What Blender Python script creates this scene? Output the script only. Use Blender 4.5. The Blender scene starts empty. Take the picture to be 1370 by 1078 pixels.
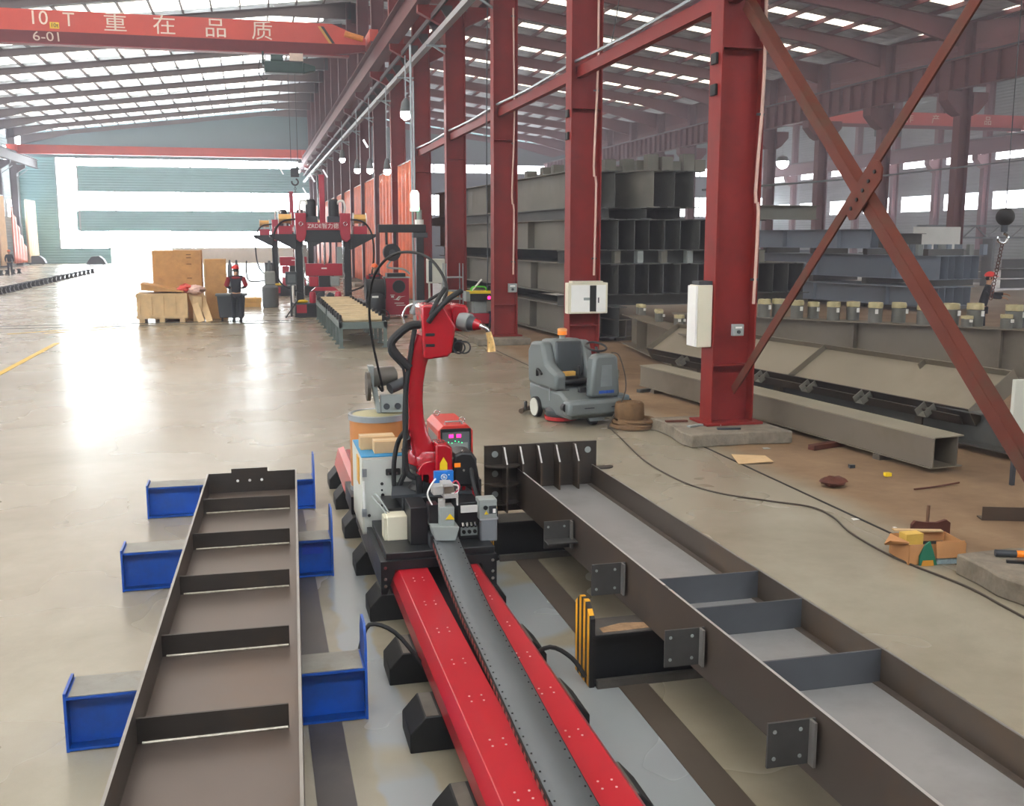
import bpy, math, random
from mathutils import Vector, Matrix, Euler
random.seed(7)
PI = math.pi
S = bpy.context.scene
COL = S.collection

# ------------------------------------------------------------------ camera
FPX, CAM_H, VPX, VPY = 1370.0, 2.6, 338.0, 318.0
PH = math.atan((539 - VPY) / FPX)
TH = math.atan((685 - VPX) * math.cos(PH) / FPX)
FW = Vector((math.sin(TH) * math.cos(PH), math.cos(TH) * math.cos(PH), -math.sin(PH)))
RT = Vector((math.cos(TH), -math.sin(TH), 0))
UP = Vector((math.sin(TH) * math.sin(PH), math.cos(TH) * math.sin(PH), math.cos(PH)))
EYE = Vector((0, 0, CAM_H))

def ray(px, py):
    return FW + RT * ((px - 685) / FPX) - UP * ((py - 539) / FPX)
def gnd(px, py, z=0.0):
    d = ray(px, py); return EYE + d * ((z - CAM_H) / d.z)
def at(px, py, y):
    d = ray(px, py); return EYE + d * (y / d.y)

cam = bpy.data.cameras.new('camera'); cam.sensor_fit = 'HORIZONTAL'; cam.sensor_width = 36
cam.lens = 36 * FPX / 1370; cam.clip_end = 500; cam.clip_start = .05
co = bpy.data.objects.new('camera', cam); COL.objects.link(co)
co.matrix_world = Matrix(((RT.x, UP.x, -FW.x, EYE.x), (RT.y, UP.y, -FW.y, EYE.y), (RT.z, UP.z, -FW.z, EYE.z), (0, 0, 0, 1)))
S.camera = co

# ------------------------------------------------------------------ materials
def lin(c):
    return tuple((v / 12.92 if v <= .04045 else ((v + .055) / 1.055) ** 2.4) for v in c)
def hexc(h):
    return lin(tuple(int(h[i:i + 2], 16) / 255 for i in (0, 2, 4)))
MATS = {}
def mat(name, hx, rough=.5, metal=0., var=.15, scale=3., rvar=.08, bump=0., bscale=40., spec=.5, dirt=None, dirt_amt=.5, dscale=1.5, emit=0., coat=0.):
    if name in MATS: return MATS[name]
    m = bpy.data.materials.new(name); m.use_nodes = True; nt = m.node_tree; N = nt.nodes; L = nt.links
    b = N['Principled BSDF']; c = hexc(hx)
    tc = N.new('ShaderNodeTexCoord')
    n1 = N.new('ShaderNodeTexNoise'); n1.inputs['Scale'].default_value = scale; n1.inputs['Detail'].default_value = 5; n1.inputs['Roughness'].default_value = .6
    L.new(tc.outputs['Object'], n1.inputs['Vector'])
    r = N.new('ShaderNodeValToRGB'); r.color_ramp.elements[0].position = .3; r.color_ramp.elements[1].position = .7
    r.color_ramp.elements[0].color = (*[v * (1 - var) for v in c], 1); r.color_ramp.elements[1].color = (*[min(1, v * (1 + var)) for v in c], 1)
    L.new(n1.outputs['Fac'], r.inputs['Fac'])
    out = r.outputs['Color']
    if dirt:
        n2 = N.new('ShaderNodeTexNoise'); n2.inputs['Scale'].default_value = dscale; n2.inputs['Detail'].default_value = 8; n2.inputs['Roughness'].default_value = .7
        L.new(tc.outputs['Object'], n2.inputs['Vector'])
        r2 = N.new('ShaderNodeValToRGB'); r2.color_ramp.elements[0].position = .5; r2.color_ramp.elements[1].position = .72
        r2.color_ramp.elements[0].color = (0, 0, 0, 1); r2.color_ramp.elements[1].color = (dirt_amt,) * 3 + (1,)
        L.new(n2.outputs['Fac'], r2.inputs['Fac'])
        mx = N.new('ShaderNodeMix'); mx.data_type = 'RGBA'; L.new(r2.outputs['Color'], mx.inputs['Factor']); L.new(out, mx.inputs['A']); mx.inputs['B'].default_value = (*hexc(dirt), 1)
        out = mx.outputs['Result']
    L.new(out, b.inputs['Base Color'])
    mr = N.new('ShaderNodeMapRange'); mr.inputs['To Min'].default_value = max(.03, rough - rvar); mr.inputs['To Max'].default_value = min(1, rough + rvar)
    L.new(n1.outputs['Fac'], mr.inputs['Value']); L.new(mr.outputs['Result'], b.inputs['Roughness'])
    b.inputs['Metallic'].default_value = metal; b.inputs['Specular IOR Level'].default_value = spec
    if coat: b.inputs['Coat Weight'].default_value = coat; b.inputs['Coat Roughness'].default_value = .1
    if bump:
        n3 = N.new('ShaderNodeTexNoise'); n3.inputs['Scale'].default_value = bscale; n3.inputs['Detail'].default_value = 4
        L.new(tc.outputs['Object'], n3.inputs['Vector'])
        bp = N.new('ShaderNodeBump'); bp.inputs['Strength'].default_value = bump; bp.inputs['Distance'].default_value = .02
        L.new(n3.outputs['Fac'], bp.inputs['Height']); L.new(bp.outputs['Normal'], b.inputs['Normal'])
    if emit:
        b.inputs['Emission Color'].default_value = (*c, 1); b.inputs['Emission Strength'].default_value = emit
    MATS[name] = m
    return m
def glow(name, hx, s):
    if name in MATS: return MATS[name]
    m = bpy.data.materials.new(name); m.use_nodes = True; nt = m.node_tree
    b = nt.nodes['Principled BSDF']; b.inputs['Base Color'].default_value = (*hexc(hx), 1); b.inputs['Roughness'].default_value = .4
    b.inputs['Emission Color'].default_value = (*hexc(hx), 1); b.inputs['Emission Strength'].default_value = s
    MATS[name] = m; return m

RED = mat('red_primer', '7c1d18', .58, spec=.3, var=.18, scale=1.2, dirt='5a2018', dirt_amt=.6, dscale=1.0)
REDDARK = mat('red_primer_dull', '642e2e', .6, var=.15, scale=1.)  # duller red for far columns, runways and right-bay steel
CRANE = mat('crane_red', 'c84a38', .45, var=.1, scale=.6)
RAFTER = mat('rafter_brown', '453a39', .6, var=.12, scale=.5)
FOIL = None
GALV = mat('galvanised', '9aa0a2', .4, .6, var=.12, scale=4)
MILL = mat('mill_steel', '55504a', .42, .35, var=.22, scale=1.6, dirt='6a5038', dirt_amt=.5, dscale=2.5)
MILLWEB = mat('mill_steel_ground', '7d7a78', .38, .45, var=.14, scale=1.2, dirt='5c5148', dirt_amt=.5, dscale=1.2)
MILLDARK = mat('mill_steel_dark', '38322d', .45, .3, var=.22, scale=1.8, dirt='54402d', dirt_amt=.5, dscale=2.)
STOCK = mat('stock_primer', '6a665c', .62, .05, var=.14, scale=.7, dirt='8a8478', dirt_amt=.5, dscale=.6)
STOCKDK = mat('stock_primer_dark_shade', '4a4a46', .62, .05, var=.18, scale=.8, dirt='6a665e', dirt_amt=.5, dscale=.8)  # darker copy: shade of the stacked beam ends, also dark spacers
STOCKBLUE = mat('stock_blue_grey', '7e8a98', .6, .0, var=.1, scale=.6)
LONG = mat('long_beam_primer', '6e6455', .6, .05, var=.12, scale=.8, dirt='57492f', dirt_amt=.5, dscale=1.2)
BLUE = mat('support_blue', '0f4ba6', .4, var=.12, scale=3, dirt='24385c', dirt_amt=.5, dscale=4)
BLACK = mat('black_paint', '17181a', .4, var=.2, scale=4)
BLACKMAT = mat('black_rubber', '121212', .65, var=.2, scale=6)
CHARC = mat('charcoal', '34383c', .5, var=.12, scale=3)
GREYTOP = mat('worn_steel_top', '8a8880', .5, .3, var=.2, scale=5, dirt='6b5a45', dirt_amt=.5, dscale=6)
GLOSSRED = mat('gloss_red', 'a80a1e', .34, var=.03, rvar=.01, scale=2, dirt='c8404a', dirt_amt=.15, dscale=1.2, coat=.3)
ROBRED = mat('robot_red', 'a00418', .25, var=.05, scale=2, coat=.4)
LIGHTRED = mat('case_red', 'c8382e', .4, var=.08)
CAB = mat('cabinet_grey', 'c9c8bb', .5, var=.06, scale=2)
BEIGE = mat('beige_box', 'd6cfb8', .5, var=.05)
WHITE = mat('white_paint', 'e6e4de', .5, var=.05)
OFFW = mat('letter_white', 'e8d8c8', .6, var=.08, scale=6)
YEL = mat('yellow_label', 'e8c31a', .5, var=.05)
AMBER = mat('amber_glow', 'e07a1c', .3, var=.05, emit=.3)  # faint glow added to the orange; beacon, motor label and tube end share it
WOOD = mat('plywood', 'c8965a', .7, var=.16, scale=2, dirt='a87640', dirt_amt=.6, dscale=3)
PINE = mat('pine_board', 'd8b888', .7, var=.14, scale=3)
CARD = mat('cardboard', 'c4a47a', .8, var=.1, scale=4)
CARDB = mat('cardboard_brown', 'b98352', .8, var=.12, scale=3)
DRUM = mat('fibre_drum', 'b8763c', .6, var=.08, scale=2)
CONC = mat('concrete', '7c7263', .85, var=.25, scale=6, bump=.6, bscale=18, dirt='5d5142', dirt_amt=.6, dscale=4)
RUST = mat('rusty_steel', '5b2f22', .75, .2, var=.3, scale=6)
TEAL = mat('teal_sheet', '6f9a9c', .6, var=.06, scale=.4)
ORANGE = mat('curtain_orange', 'c85a28', .45, var=.28, scale=1.5)
CURTW = mat('curtain_pale', 'e8c8a0', .6, var=.1, scale=1.5)
GREY = mat('mid_grey_plastic', '5d6365', .45, var=.06, scale=3)
GREYLT = mat('light_grey_plastic', '8e9490', .5, var=.06)
CHROME = mat('chrome', 'd8d8d8', .2, 1., var=.04)
BRASS = mat('brass_wire', 'd8a860', .35, .7, var=.08)
COPPER = mat('gilded_wrap', 'd8b070', .3, .5, var=.2, scale=30)
GREENL = mat('green_plastic', '48c020', .4, var=.05)
DKGREEN = mat('hoist_green', '26403a', .5, var=.1)
SKIN = mat('skin', 'b98a6a', .6, var=.05)
NAVY = mat('navy_cloth', '23262e', .85, var=.15, scale=9)
WRED = mat('work_red_cloth', '8a1f26', .85, var=.1, scale=9)
HELM = mat('helmet_red', 'd8261c', .35, var=.04)
HELMO = mat('helmet_orange', 'e86a20', .35, var=.04)
BLUETAG = mat('blue_tag', '1c6fc0', .4, var=.04)
BLUELID = mat('blue_mat', '2f86b4', .5, var=.08)
STRAP = mat('webbing_strap', '6a4f33', .9, var=.2, scale=14)
TAPE = mat('yellow_tape', 'b3a67c', .55, var=.15, scale=14)
STUB = mat('stub_grey', '66645c', .55, .2, var=.14, scale=6)
WIN = glow('daylight_glass', 'eef8ff', 30.0)
WINR = glow('daylight_glass_right', 'f4f4ff', 9.0)
WINF = glow('daylight_glass_front', 'f4f6ff', 1.3)
SKYL = glow('skylight_sheet', 'fff8ee', 3.6)
SKYR = glow('skylight_sheet_right', 'fff4e2', 3.2)
LAMP = glow('flood_lamp_glass', 'ffffff', 60.)
GLG = glow('stack_light_green', 'a8ffc0', 3.)
LEDR = glow('led_red', 'ff2070', 4.)
LEDG = glow('led_green', '30ff90', 4.)

def floor_mat():
    m = bpy.data.materials.new('floor_concrete'); m.use_nodes = True; nt = m.node_tree; N = nt.nodes; L = nt.links
    b = N['Principled BSDF']; g = N.new('ShaderNodeNewGeometry'); sx = N.new('ShaderNodeSeparateXYZ'); L.new(g.outputs['Position'], sx.inputs[0])
    def noise(s, d=6, r=.6, w=0):
        n = N.new('ShaderNodeTexNoise'); n.inputs['Scale'].default_value = s; n.inputs['Detail'].default_value = d; n.inputs['Roughness'].default_value = r
        n.inputs['Distortion'].default_value = w; L.new(g.outputs['Position'], n.inputs['Vector']); return n.outputs['Fac']
    def ramp(f, stops):
        r = N.new('ShaderNodeValToRGB'); e = r.color_ramp.elements
        while len(e) < len(stops): e.new(.5)
        for k, (p, c) in enumerate(stops):
            e[k].position = p; e[k].color = (*c, 1) if len(c) == 3 else c
        L.new(f, r.inputs['Fac']); return r.outputs['Color']
    def mix(f, a, bb):
        x = N.new('ShaderNodeMix'); x.data_type = 'RGBA'
        for s, v in (('Factor', f), ('A', a), ('B', bb)):
            if isinstance(v, (int, float)): x.inputs[s].default_value = v
            elif isinstance(v, tuple): x.inputs[s].default_value = (*v, 1)
            else: L.new(v, x.inputs[s])
        return x.outputs['Result']
    def math_(op, a, bb=None, c=None):
        x = N.new('ShaderNodeMath'); x.operation = op
        for k, v in enumerate((a, bb, c)):
            if v is None: continue
            if isinstance(v, (int, float)): x.inputs[k].default_value = v
            else: L.new(v, x.inputs[k])
        return x.outputs[0]
    def band(v, lo, hi, s):   # soft 1 inside lo..hi
        x = N.new('ShaderNodeMapRange'); x.interpolation_type = 'SMOOTHSTEP'; x.inputs['From Min'].default_value = lo - s; x.inputs['From Max'].default_value = lo + s
        L.new(v, x.inputs['Value'])
        y = N.new('ShaderNodeMapRange'); y.interpolation_type = 'SMOOTHSTEP'; y.inputs['From Min'].default_value = hi - s; y.inputs['From Max'].default_value = hi + s
        y.inputs['To Min'].default_value = 1; y.inputs['To Max'].default_value = 0; L.new(v, y.inputs['Value'])
        return math_('MULTIPLY', x.outputs[0], y.outputs[0])
    base = ramp(noise(.35, 8, .65, .4), [(.3, hexc('857c69')), (.55, hexc('978f7d')), (.75, hexc('a29c8b'))])
    base = mix(math_('MULTIPLY', ramp(noise(2.2, 8, .75), [(.45, (0, 0, 0)), (.75, (1, 1, 1))]), .3), base, hexc('7e7460'))
    base = mix(math_('MULTIPLY', ramp(noise(5., 4, .6, 1.5), [(.62, (0, 0, 0)), (.7, (1, 1, 1))]), 0.0), base, hexc('c4bfae'))
    # painted blue-grey work lane beside the track, worn through in patches
    xw = math_('ADD', sx.outputs[0], math_('MULTIPLY', noise(.9, 3), .5)); yw = math_('ADD', sx.outputs[1], math_('MULTIPLY', noise(.7, 3), .8))
    lane = math_('MULTIPLY', math_('MAXIMUM', band(xw, .72, .98, .02), band(xw, 1.75, 2.35, .03)), band(yw, 1.0, 9.2, .1))
    lane = math_('MULTIPLY', lane, ramp(noise(.8, 2), [(.38, (0, 0, 0)), (.44, (1, 1, 1))]))
    base = mix(math_('MULTIPLY', lane, .85), base, hexc('8f9599'))
    # dirt side beyond the joint
    xd = math_('ADD', sx.outputs[0], math_('MULTIPLY', noise(.6, 5), .5))
    d = N.new('ShaderNodeMapRange'); d.interpolation_type = 'SMOOTHSTEP'; d.inputs['From Min'].default_value = 5.45; d.inputs['From Max'].default_value = 6.2; L.new(xd, d.inputs['Value'])
    dirtc = ramp(noise(.9, 8, .7), [(.3, hexc('6b5138')), (.6, hexc('8a6f52')), (.8, hexc('9a8468'))])
    fade = N.new('ShaderNodeMapRange'); fade.inputs['From Min'].default_value = 30; fade.inputs['From Max'].default_value = 44; fade.inputs['To Min'].default_value = 1; fade.inputs['To Max'].default_value = .25; L.new(sx.outputs[1], fade.inputs['Value'])
    df = math_('MULTIPLY', d.outputs[0], fade.outputs[0])
    base = mix(df, base, dirtc)
    L.new(base, b.inputs['Base Color'])
    rr = N.new('ShaderNodeMapRange'); rr.inputs['To Min'].default_value = .17; rr.inputs['To Max'].default_value = .36; L.new(noise(.5, 3, .5), rr.inputs['Value'])
    L.new(mix(df, rr.outputs[0], (.75, .75, .75)), b.inputs['Roughness'])
    bp = N.new('ShaderNodeBump'); bp.inputs['Strength'].default_value = .12; bp.inputs['Distance'].default_value = .02; L.new(noise(1.6, 3, .5), bp.inputs['Height']); L.new(bp.outputs[0], b.inputs['Normal'])
    return m
def foil_mat():
    m = bpy.data.materials.new('foil_insulation'); m.use_nodes = True; nt = m.node_tree; N = nt.nodes; L = nt.links; b = N['Principled BSDF']
    g = N.new('ShaderNodeNewGeometry'); mp = N.new('ShaderNodeMapping'); mp.inputs['Scale'].default_value = (.8, 1.6, 1); L.new(g.outputs['Position'], mp.inputs[0])
    n = N.new('ShaderNodeTexNoise'); n.inputs['Scale'].default_value = 1.3; n.inputs['Detail'].default_value = 5; L.new(mp.outputs[0], n.inputs['Vector'])
    r = N.new('ShaderNodeValToRGB'); r.color_ramp.elements[0].color = (*hexc('8e9496'), 1); r.color_ramp.elements[1].color = (*hexc('c8cccc'), 1); r.color_ramp.elements[0].position = .3; r.color_ramp.elements[1].position = .7
    L.new(n.outputs['Fac'], r.inputs[0]); L.new(r.outputs[0], b.inputs['Base Color']); b.inputs['Metallic'].default_value = .55; b.inputs['Roughness'].default_value = .45
    bp = N.new('ShaderNodeBump'); bp.inputs['Strength'].default_value = .8; bp.inputs['Distance'].default_value = .25; L.new(n.outputs['Fac'], bp.inputs['Height']); L.new(bp.outputs[0], b.inputs['Normal'])
    return m
def stripe_mat():
    m = bpy.data.materials.new('hazard_stripes'); m.use_nodes = True; nt = m.node_tree; N = nt.nodes; L = nt.links; b = N['Principled BSDF']
    g = N.new('ShaderNodeTexCoord'); w = N.new('ShaderNodeTexWave'); w.wave_type = 'BANDS'; w.bands_direction = 'Y'; w.inputs['Scale'].default_value = 4.2
    L.new(g.outputs['Object'], w.inputs[0]); r = N.new('ShaderNodeValToRGB'); r.color_ramp.interpolation = 'CONSTANT'
    r.color_ramp.elements[0].color = (*hexc('1a1816'), 1); r.color_ramp.elements[1].position = .5; r.color_ramp.elements[1].color = (*hexc('d89a14'), 1)
    L.new(w.outputs['Fac'], r.inputs[0]); L.new(r.outputs[0], b.inputs['Base Color']); b.inputs['Roughness'].default_value = .5
    return m
def ribbed(name, hx, sc, direction='X'):
    m = mat(name, hx, .55, var=.08, scale=.5); nt = m.node_tree; N = nt.nodes; L = nt.links
    g = N.new('ShaderNodeNewGeometry'); w = N.new('ShaderNodeTexWave'); w.wave_type = 'BANDS'; w.bands_direction = direction; w.inputs['Scale'].default_value = sc
    L.new(g.outputs['Position'], w.inputs[0]); bp = N.new('ShaderNodeBump'); bp.inputs['Strength'].default_value = .5; bp.inputs['Distance'].default_value = .05
    L.new(w.outputs['Fac'], bp.inputs['Height']); L.new(bp.outputs[0], N['Principled BSDF'].inputs['Normal']); return m
FLOOR = floor_mat(); FOIL = foil_mat(); HAZ = stripe_mat(); TEALR = ribbed('teal_ribbed_sheet', '6f9c9e', 1.2, 'Z'); WALLG = ribbed('grey_ribbed_sheet', '8a9496', 1.2, 'Z')

# ------------------------------------------------------------------ mesh builder
class MB:
    def __init__(s): s.v = []; s.f = []
    def add(s, vs, fs, M=None):
        o = len(s.v)
        s.v += [tuple(M @ Vector(p)) if M else tuple(p) for p in vs]
        s.f += [tuple(i + o for i in f) for f in fs]; return s
    def box(s, x0, x1, y0, y1, z0, z1, M=None):
        if x0 > x1: x0, x1 = x1, x0
        if y0 > y1: y0, y1 = y1, y0
        if z0 > z1: z0, z1 = z1, z0
        vs = [(x, y, z) for z in (z0, z1) for y in (y0, y1) for x in (x0, x1)]
        return s.add(vs, [(0, 2, 3, 1), (4, 5, 7, 6), (0, 1, 5, 4), (2, 6, 7, 3), (0, 4, 6, 2), (1, 3, 7, 5)], M)
    def bar(s, p0, p1, w, h, up=(0, 0, 1)):
        p0 = Vector(p0); p1 = Vector(p1); d = p1 - p0; L = d.length; d.normalize(); u = Vector(up)
        if abs(d.dot(u)) > .99: u = Vector((0, 1, 0))
        x = d.cross(u).normalized(); z = x.cross(d)
        M = Matrix(((x.x, d.x, z.x, p0.x), (x.y, d.y, z.y, p0.y), (x.z, d.z, z.z, p0.z), (0, 0, 0, 1)))
        return s.box(-w / 2, w / 2, 0, L, -h / 2, h / 2, M)
    def cyl(s, p0, p1, r0, r1=None, n=16):
        r1 = r0 if r1 is None else r1
        p0 = Vector(p0); p1 = Vector(p1); d = (p1 - p0).normalized(); a = d.orthogonal().normalized(); b = d.cross(a)
        vs = []
        for p, r in ((p0, r0), (p1, r1)):
            for k in range(n):
                t = 2 * PI * k / n; vs.append(p + (a * math.cos(t) + b * math.sin(t)) * r)
        fs = [(k, (k + 1) % n, n + (k + 1) % n, n + k) for k in range(n)] + [tuple(range(n - 1, -1, -1)), tuple(range(n, 2 * n))]
        return s.add(vs, fs)
    def tube(s, pts, r, n=8, sub=4, closed=False):
        pts = [Vector(p) for p in pts]
        if sub > 1 and len(pts) > 2:
            q = []
            for i in range(len(pts) - 1):
                a = pts[max(i - 1, 0)]; b = pts[i]; c = pts[i + 1]; d = pts[min(i + 2, len(pts) - 1)]
                for k in range(sub):
                    t = k / sub; q.append(.5 * ((2 * b) + (c - a) * t + (2 * a - 5 * b + 4 * c - d) * t * t + (3 * b - a - 3 * c + d) * t ** 3))
            q.append(pts[-1]); pts = q
        m = len(pts); rs = r if isinstance(r, (list, tuple)) else None
        tan = [(pts[min(i + 1, m - 1)] - pts[max(i - 1, 0)]).normalized() for i in range(m)]
        a = tan[0].orthogonal().normalized(); vs = []
        for i in range(m):
            a = (a - tan[i] * a.dot(tan[i])).normalized(); b = tan[i].cross(a)
            rr = r if rs is None else rs[0] + (rs[1] - rs[0]) * i / (m - 1)
            for k in range(n):
                t = 2 * PI * k / n; vs.append(pts[i] + (a * math.cos(t) + b * math.sin(t)) * rr)
        fs = [(i * n + k, i * n + (k + 1) % n, (i + 1) * n + (k + 1) % n, (i + 1) * n + k) for i in range(m - 1) for k in range(n)]
        fs += [tuple(range(n - 1, -1, -1)), tuple(range((m - 1) * n, m * n))]
        return s.add(vs, fs)
    def lathe(s, prof, o=(0, 0, 0), n=24, M=None):
        vs = []; m = len(prof); T = (M or Matrix.Identity(4)); T = Matrix.Translation(o) @ T
        for r, z in prof:
            for k in range(n): vs.append((r * math.cos(2 * PI * k / n), r * math.sin(2 * PI * k / n), z))
        fs = [(i * n + k, i * n + (k + 1) % n, (i + 1) * n + (k + 1) % n, (i + 1) * n + k) for i in range(m - 1) for k in range(n)]
        fs += [tuple(range(n - 1, -1, -1)), tuple(range((m - 1) * n, m * n))]
        return s.add(vs, fs, T)
    def prism(s, poly, axis, a, b, M=None):
        n = len(poly)
        f = {'y': lambda p, t: (p[0], t, p[1]), 'x': lambda p, t: (t, p[0], p[1]), 'z': lambda p, t: (p[0], p[1], t)}[axis]
        vs = [f(p, a) for p in poly] + [f(p, b) for p in poly]
        area = sum(poly[i][0] * poly[(i + 1) % n][1] - poly[(i + 1) % n][0] * poly[i][1] for i in range(n))
        fs = [tuple(range(n)), tuple(range(2 * n - 1, n - 1, -1))] + [(k, n + k, n + (k + 1) % n, (k + 1) % n) for k in range(n)]
        flip = (area > 0) == (b > a)
        if axis == 'y': flip = not flip
        if flip: fs = [tuple(reversed(q)) for q in fs]
        return s.add(vs, fs, M)
    def sph(s, c, r, nu=16, nv=10, z0=-1., z1=1.):
        r = (r, r, r) if isinstance(r, (int, float)) else r
        vs = []; t0 = math.asin(z0); t1 = math.asin(z1)
        for i in range(nv + 1):
            t = t0 + (t1 - t0) * i / nv
            for k in range(nu):
                a = 2 * PI * k / nu; vs.append((c[0] + r[0] * math.cos(t) * math.cos(a), c[1] + r[1] * math.cos(t) * math.sin(a), c[2] + r[2] * math.sin(t)))
        fs = [(i * nu + k, i * nu + (k + 1) % nu, (i + 1) * nu + (k + 1) % nu, (i + 1) * nu + k) for i in range(nv) for k in range(nu)]
        fs += [tuple(range(nu - 1, -1, -1)), tuple(range(nv * nu, nv * nu + nu))]
        return s.add(vs, fs)
    def ring(s, c, R, r, axis=(0, 0, 1), n=20, m=8, a0=0, a1=2 * PI):
        d = Vector(axis).normalized(); a = d.orthogonal().normalized(); b = d.cross(a)
        return s.tube([Vector(c) + (a * math.cos(a0 + (a1 - a0) * k / n) + b * math.sin(a0 + (a1 - a0) * k / n)) * R for k in range(n + 1)], r, m, 1)
    def hsec(s, p0, p1, fw, h, tf=.02, tw=.014, up=(0, 0, 1)):
        """I-section along p0->p1, p on the bottom centre line; flange width fw, height h along up"""
        p0 = Vector(p0); p1 = Vector(p1); u = Vector(up).normalized()
        for a, b in ((tf / 2, tf), (h - tf / 2, tf)): s.bar(p0 + u * a, p1 + u * a, fw, b, up)
        s.bar(p0 + u * h / 2, p1 + u * h / 2, tw, h - 2 * tf, up); return s
    def grid(s, f, nu, nv, th=0):
        vs = [f(i / nu, j / nv) for j in range(nv + 1) for i in range(nu + 1)]
        w = nu + 1
        return s.add(vs, [(j * w + i, j * w + i + 1, (j + 1) * w + i + 1, (j + 1) * w + i) for j in range(nv) for i in range(nu)])
    def build(s, name, m, parent=None, label=None, bevel=0., smooth=35, local=False, solid=0.):
        me = bpy.data.meshes.new(name); vs = s.v
        root = parent
        while root is not None and root.parent is not None: root = root.parent
        if root is not None and not local:
            I = (Matrix.Translation(root.location) @ root.rotation_euler.to_matrix().to_4x4()).inverted()
            vs = [tuple(I @ Vector(p)) for p in vs]
        o0 = None
        if root is None and vs:
            xs = [p[0] for p in vs]; ys = [p[1] for p in vs]; zs = [p[2] for p in vs]
            o0 = ((min(xs) + max(xs)) / 2, (min(ys) + max(ys)) / 2, min(zs)); vs = [(p[0] - o0[0], p[1] - o0[1], p[2] - o0[2]) for p in vs]
        me.from_pydata(vs, [], s.f); me.update()
        if smooth:
            me.polygons.foreach_set('use_smooth', [True] * len(me.polygons)); me.set_sharp_from_angle(angle=math.radians(smooth))
        if m: me.materials.append(m)
        o = bpy.data.objects.new(name, me); COL.objects.link(o)
        if parent is not None: o.parent = parent
        if o0: o.location = o0
        if label: o['label'] = label
        if bevel:
            b = o.modifiers.new('edge', 'BEVEL'); b.width = bevel; b.segments = 2; b.limit_method = 'ANGLE'; b.angle_limit = math.radians(40)
        if solid:
            b = o.modifiers.new('thick', 'SOLIDIFY'); b.thickness = solid
        return o

def thing(name, label, cat, loc=(0, 0, 0), rz=0., group=None):
    o = bpy.data.objects.new(name, None); COL.objects.link(o); o.location = loc; o.rotation_euler = (0, 0, rz); o.empty_display_size = .2
    tag(o, label, cat, group); return o
def tag(o, label, cat, group=None, kind=None):
    o['label'] = label; o['category'] = cat
    if group: o['group'] = group
    o['kind'] = kind or 'thing'
    return o
def struct(o):
    o['kind'] = 'structure'; return o
def dup(root, loc, rz=None, label=None):
    r = root.copy(); COL.objects.link(r); r.location = loc
    if rz is not None: r.rotation_euler = (0, 0, rz)
    if label: r['label'] = label
    for ch in list(root.children):
        c = ch.copy(); COL.objects.link(c); c.parent = r
        for g in list(ch.children):
            d = g.copy(); COL.objects.link(d); d.parent = c
    return r
def text(name, s, m, parent, loc, h, rx=PI / 2, rz=0., ext=.004, spacing=1., shear=0., sx=1.):
    cu = bpy.data.curves.new(name, 'FONT'); cu.body = s; cu.size = h; cu.extrude = ext; cu.align_x = 'CENTER'; cu.align_y = 'CENTER'; cu.space_character = spacing; cu.shear = shear; cu.resolution_u = 3
    t = bpy.data.objects.new(name, cu); COL.objects.link(t); bpy.context.view_layer.update()
    me = bpy.data.meshes.new_from_object(t.evaluated_get(bpy.context.evaluated_depsgraph_get()))
    bpy.data.objects.remove(t); bpy.data.curves.remove(cu); me.name = name
    root = parent
    while root is not None and root.parent is not None: root = root.parent
    M = Matrix.Translation(loc) @ Euler((rx, 0, rz)).to_matrix().to_4x4() @ Matrix.Diagonal((sx, 1, 1, 1))
    if root is not None: M = (Matrix.Translation(root.location) @ root.rotation_euler.to_matrix().to_4x4()).inverted() @ M
    me.transform(M); me.materials.clear(); me.materials.append(m)
    o = bpy.data.objects.new(name, me); COL.objects.link(o); o.parent = parent
    return o
ORD = 'first second third fourth fifth sixth seventh eighth ninth tenth eleventh twelfth thirteenth fourteenth fifteenth sixteenth seventeenth eighteenth nineteenth twentieth'.split()
ORD += ['twenty-' + w for w in ORD[:9]] + ['thirtieth']

# ================================================================== the hall
BAY, Y0 = 6.3, 12.4
YB = [Y0 + BAY * k for k in range(-3, 17)]
YEND = Y0 + BAY * 16
XL, XM, XR, XF = -22.0, 6.05, 33.0, 60.0
ZE, ZR = 12.9, 16.3
struct(MB().box(-40, 75, -18, 190, -.3, 0).build('floor', FLOOR))
struct(MB().box(5.40, 5.43, -8, 60, 0, .004).build('trim_1', BLACKMAT))
for k, (a, b, w) in enumerate((((0, 440), (420, 430.5), .07), ((0, 436.5), (420, 427.5), .05))):
    p, q = gnd(*a), gnd(*b); d = (q - p)
    struct(MB().bar(p - d * .8 + Vector((0, 0, .004)), q + Vector((0, 0, .004)), w, .008).build('trim_%d' % (k + 2), CHARC))
p, q = gnd(-25, 513), gnd(76, 459)
YLINE = mat('yellow_floor_paint', 'd8b030', .5, var=.12, scale=5)
struct(MB().bar(p + Vector((0, 0, .003)), q + Vector((0, 0, .003)), .13, .006).build('trim_4', YLINE))
for k, (a, b) in enumerate((((10, 447), (150, 437)), ((60, 446), (170, 438)))):
    p, q = gnd(*a), gnd(*b); struct(MB().bar(p + Vector((0, 0, .003)), q + Vector((0, 0, .003)), .1, .006).build('trim_%d' % (k + 5), YLINE))

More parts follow.
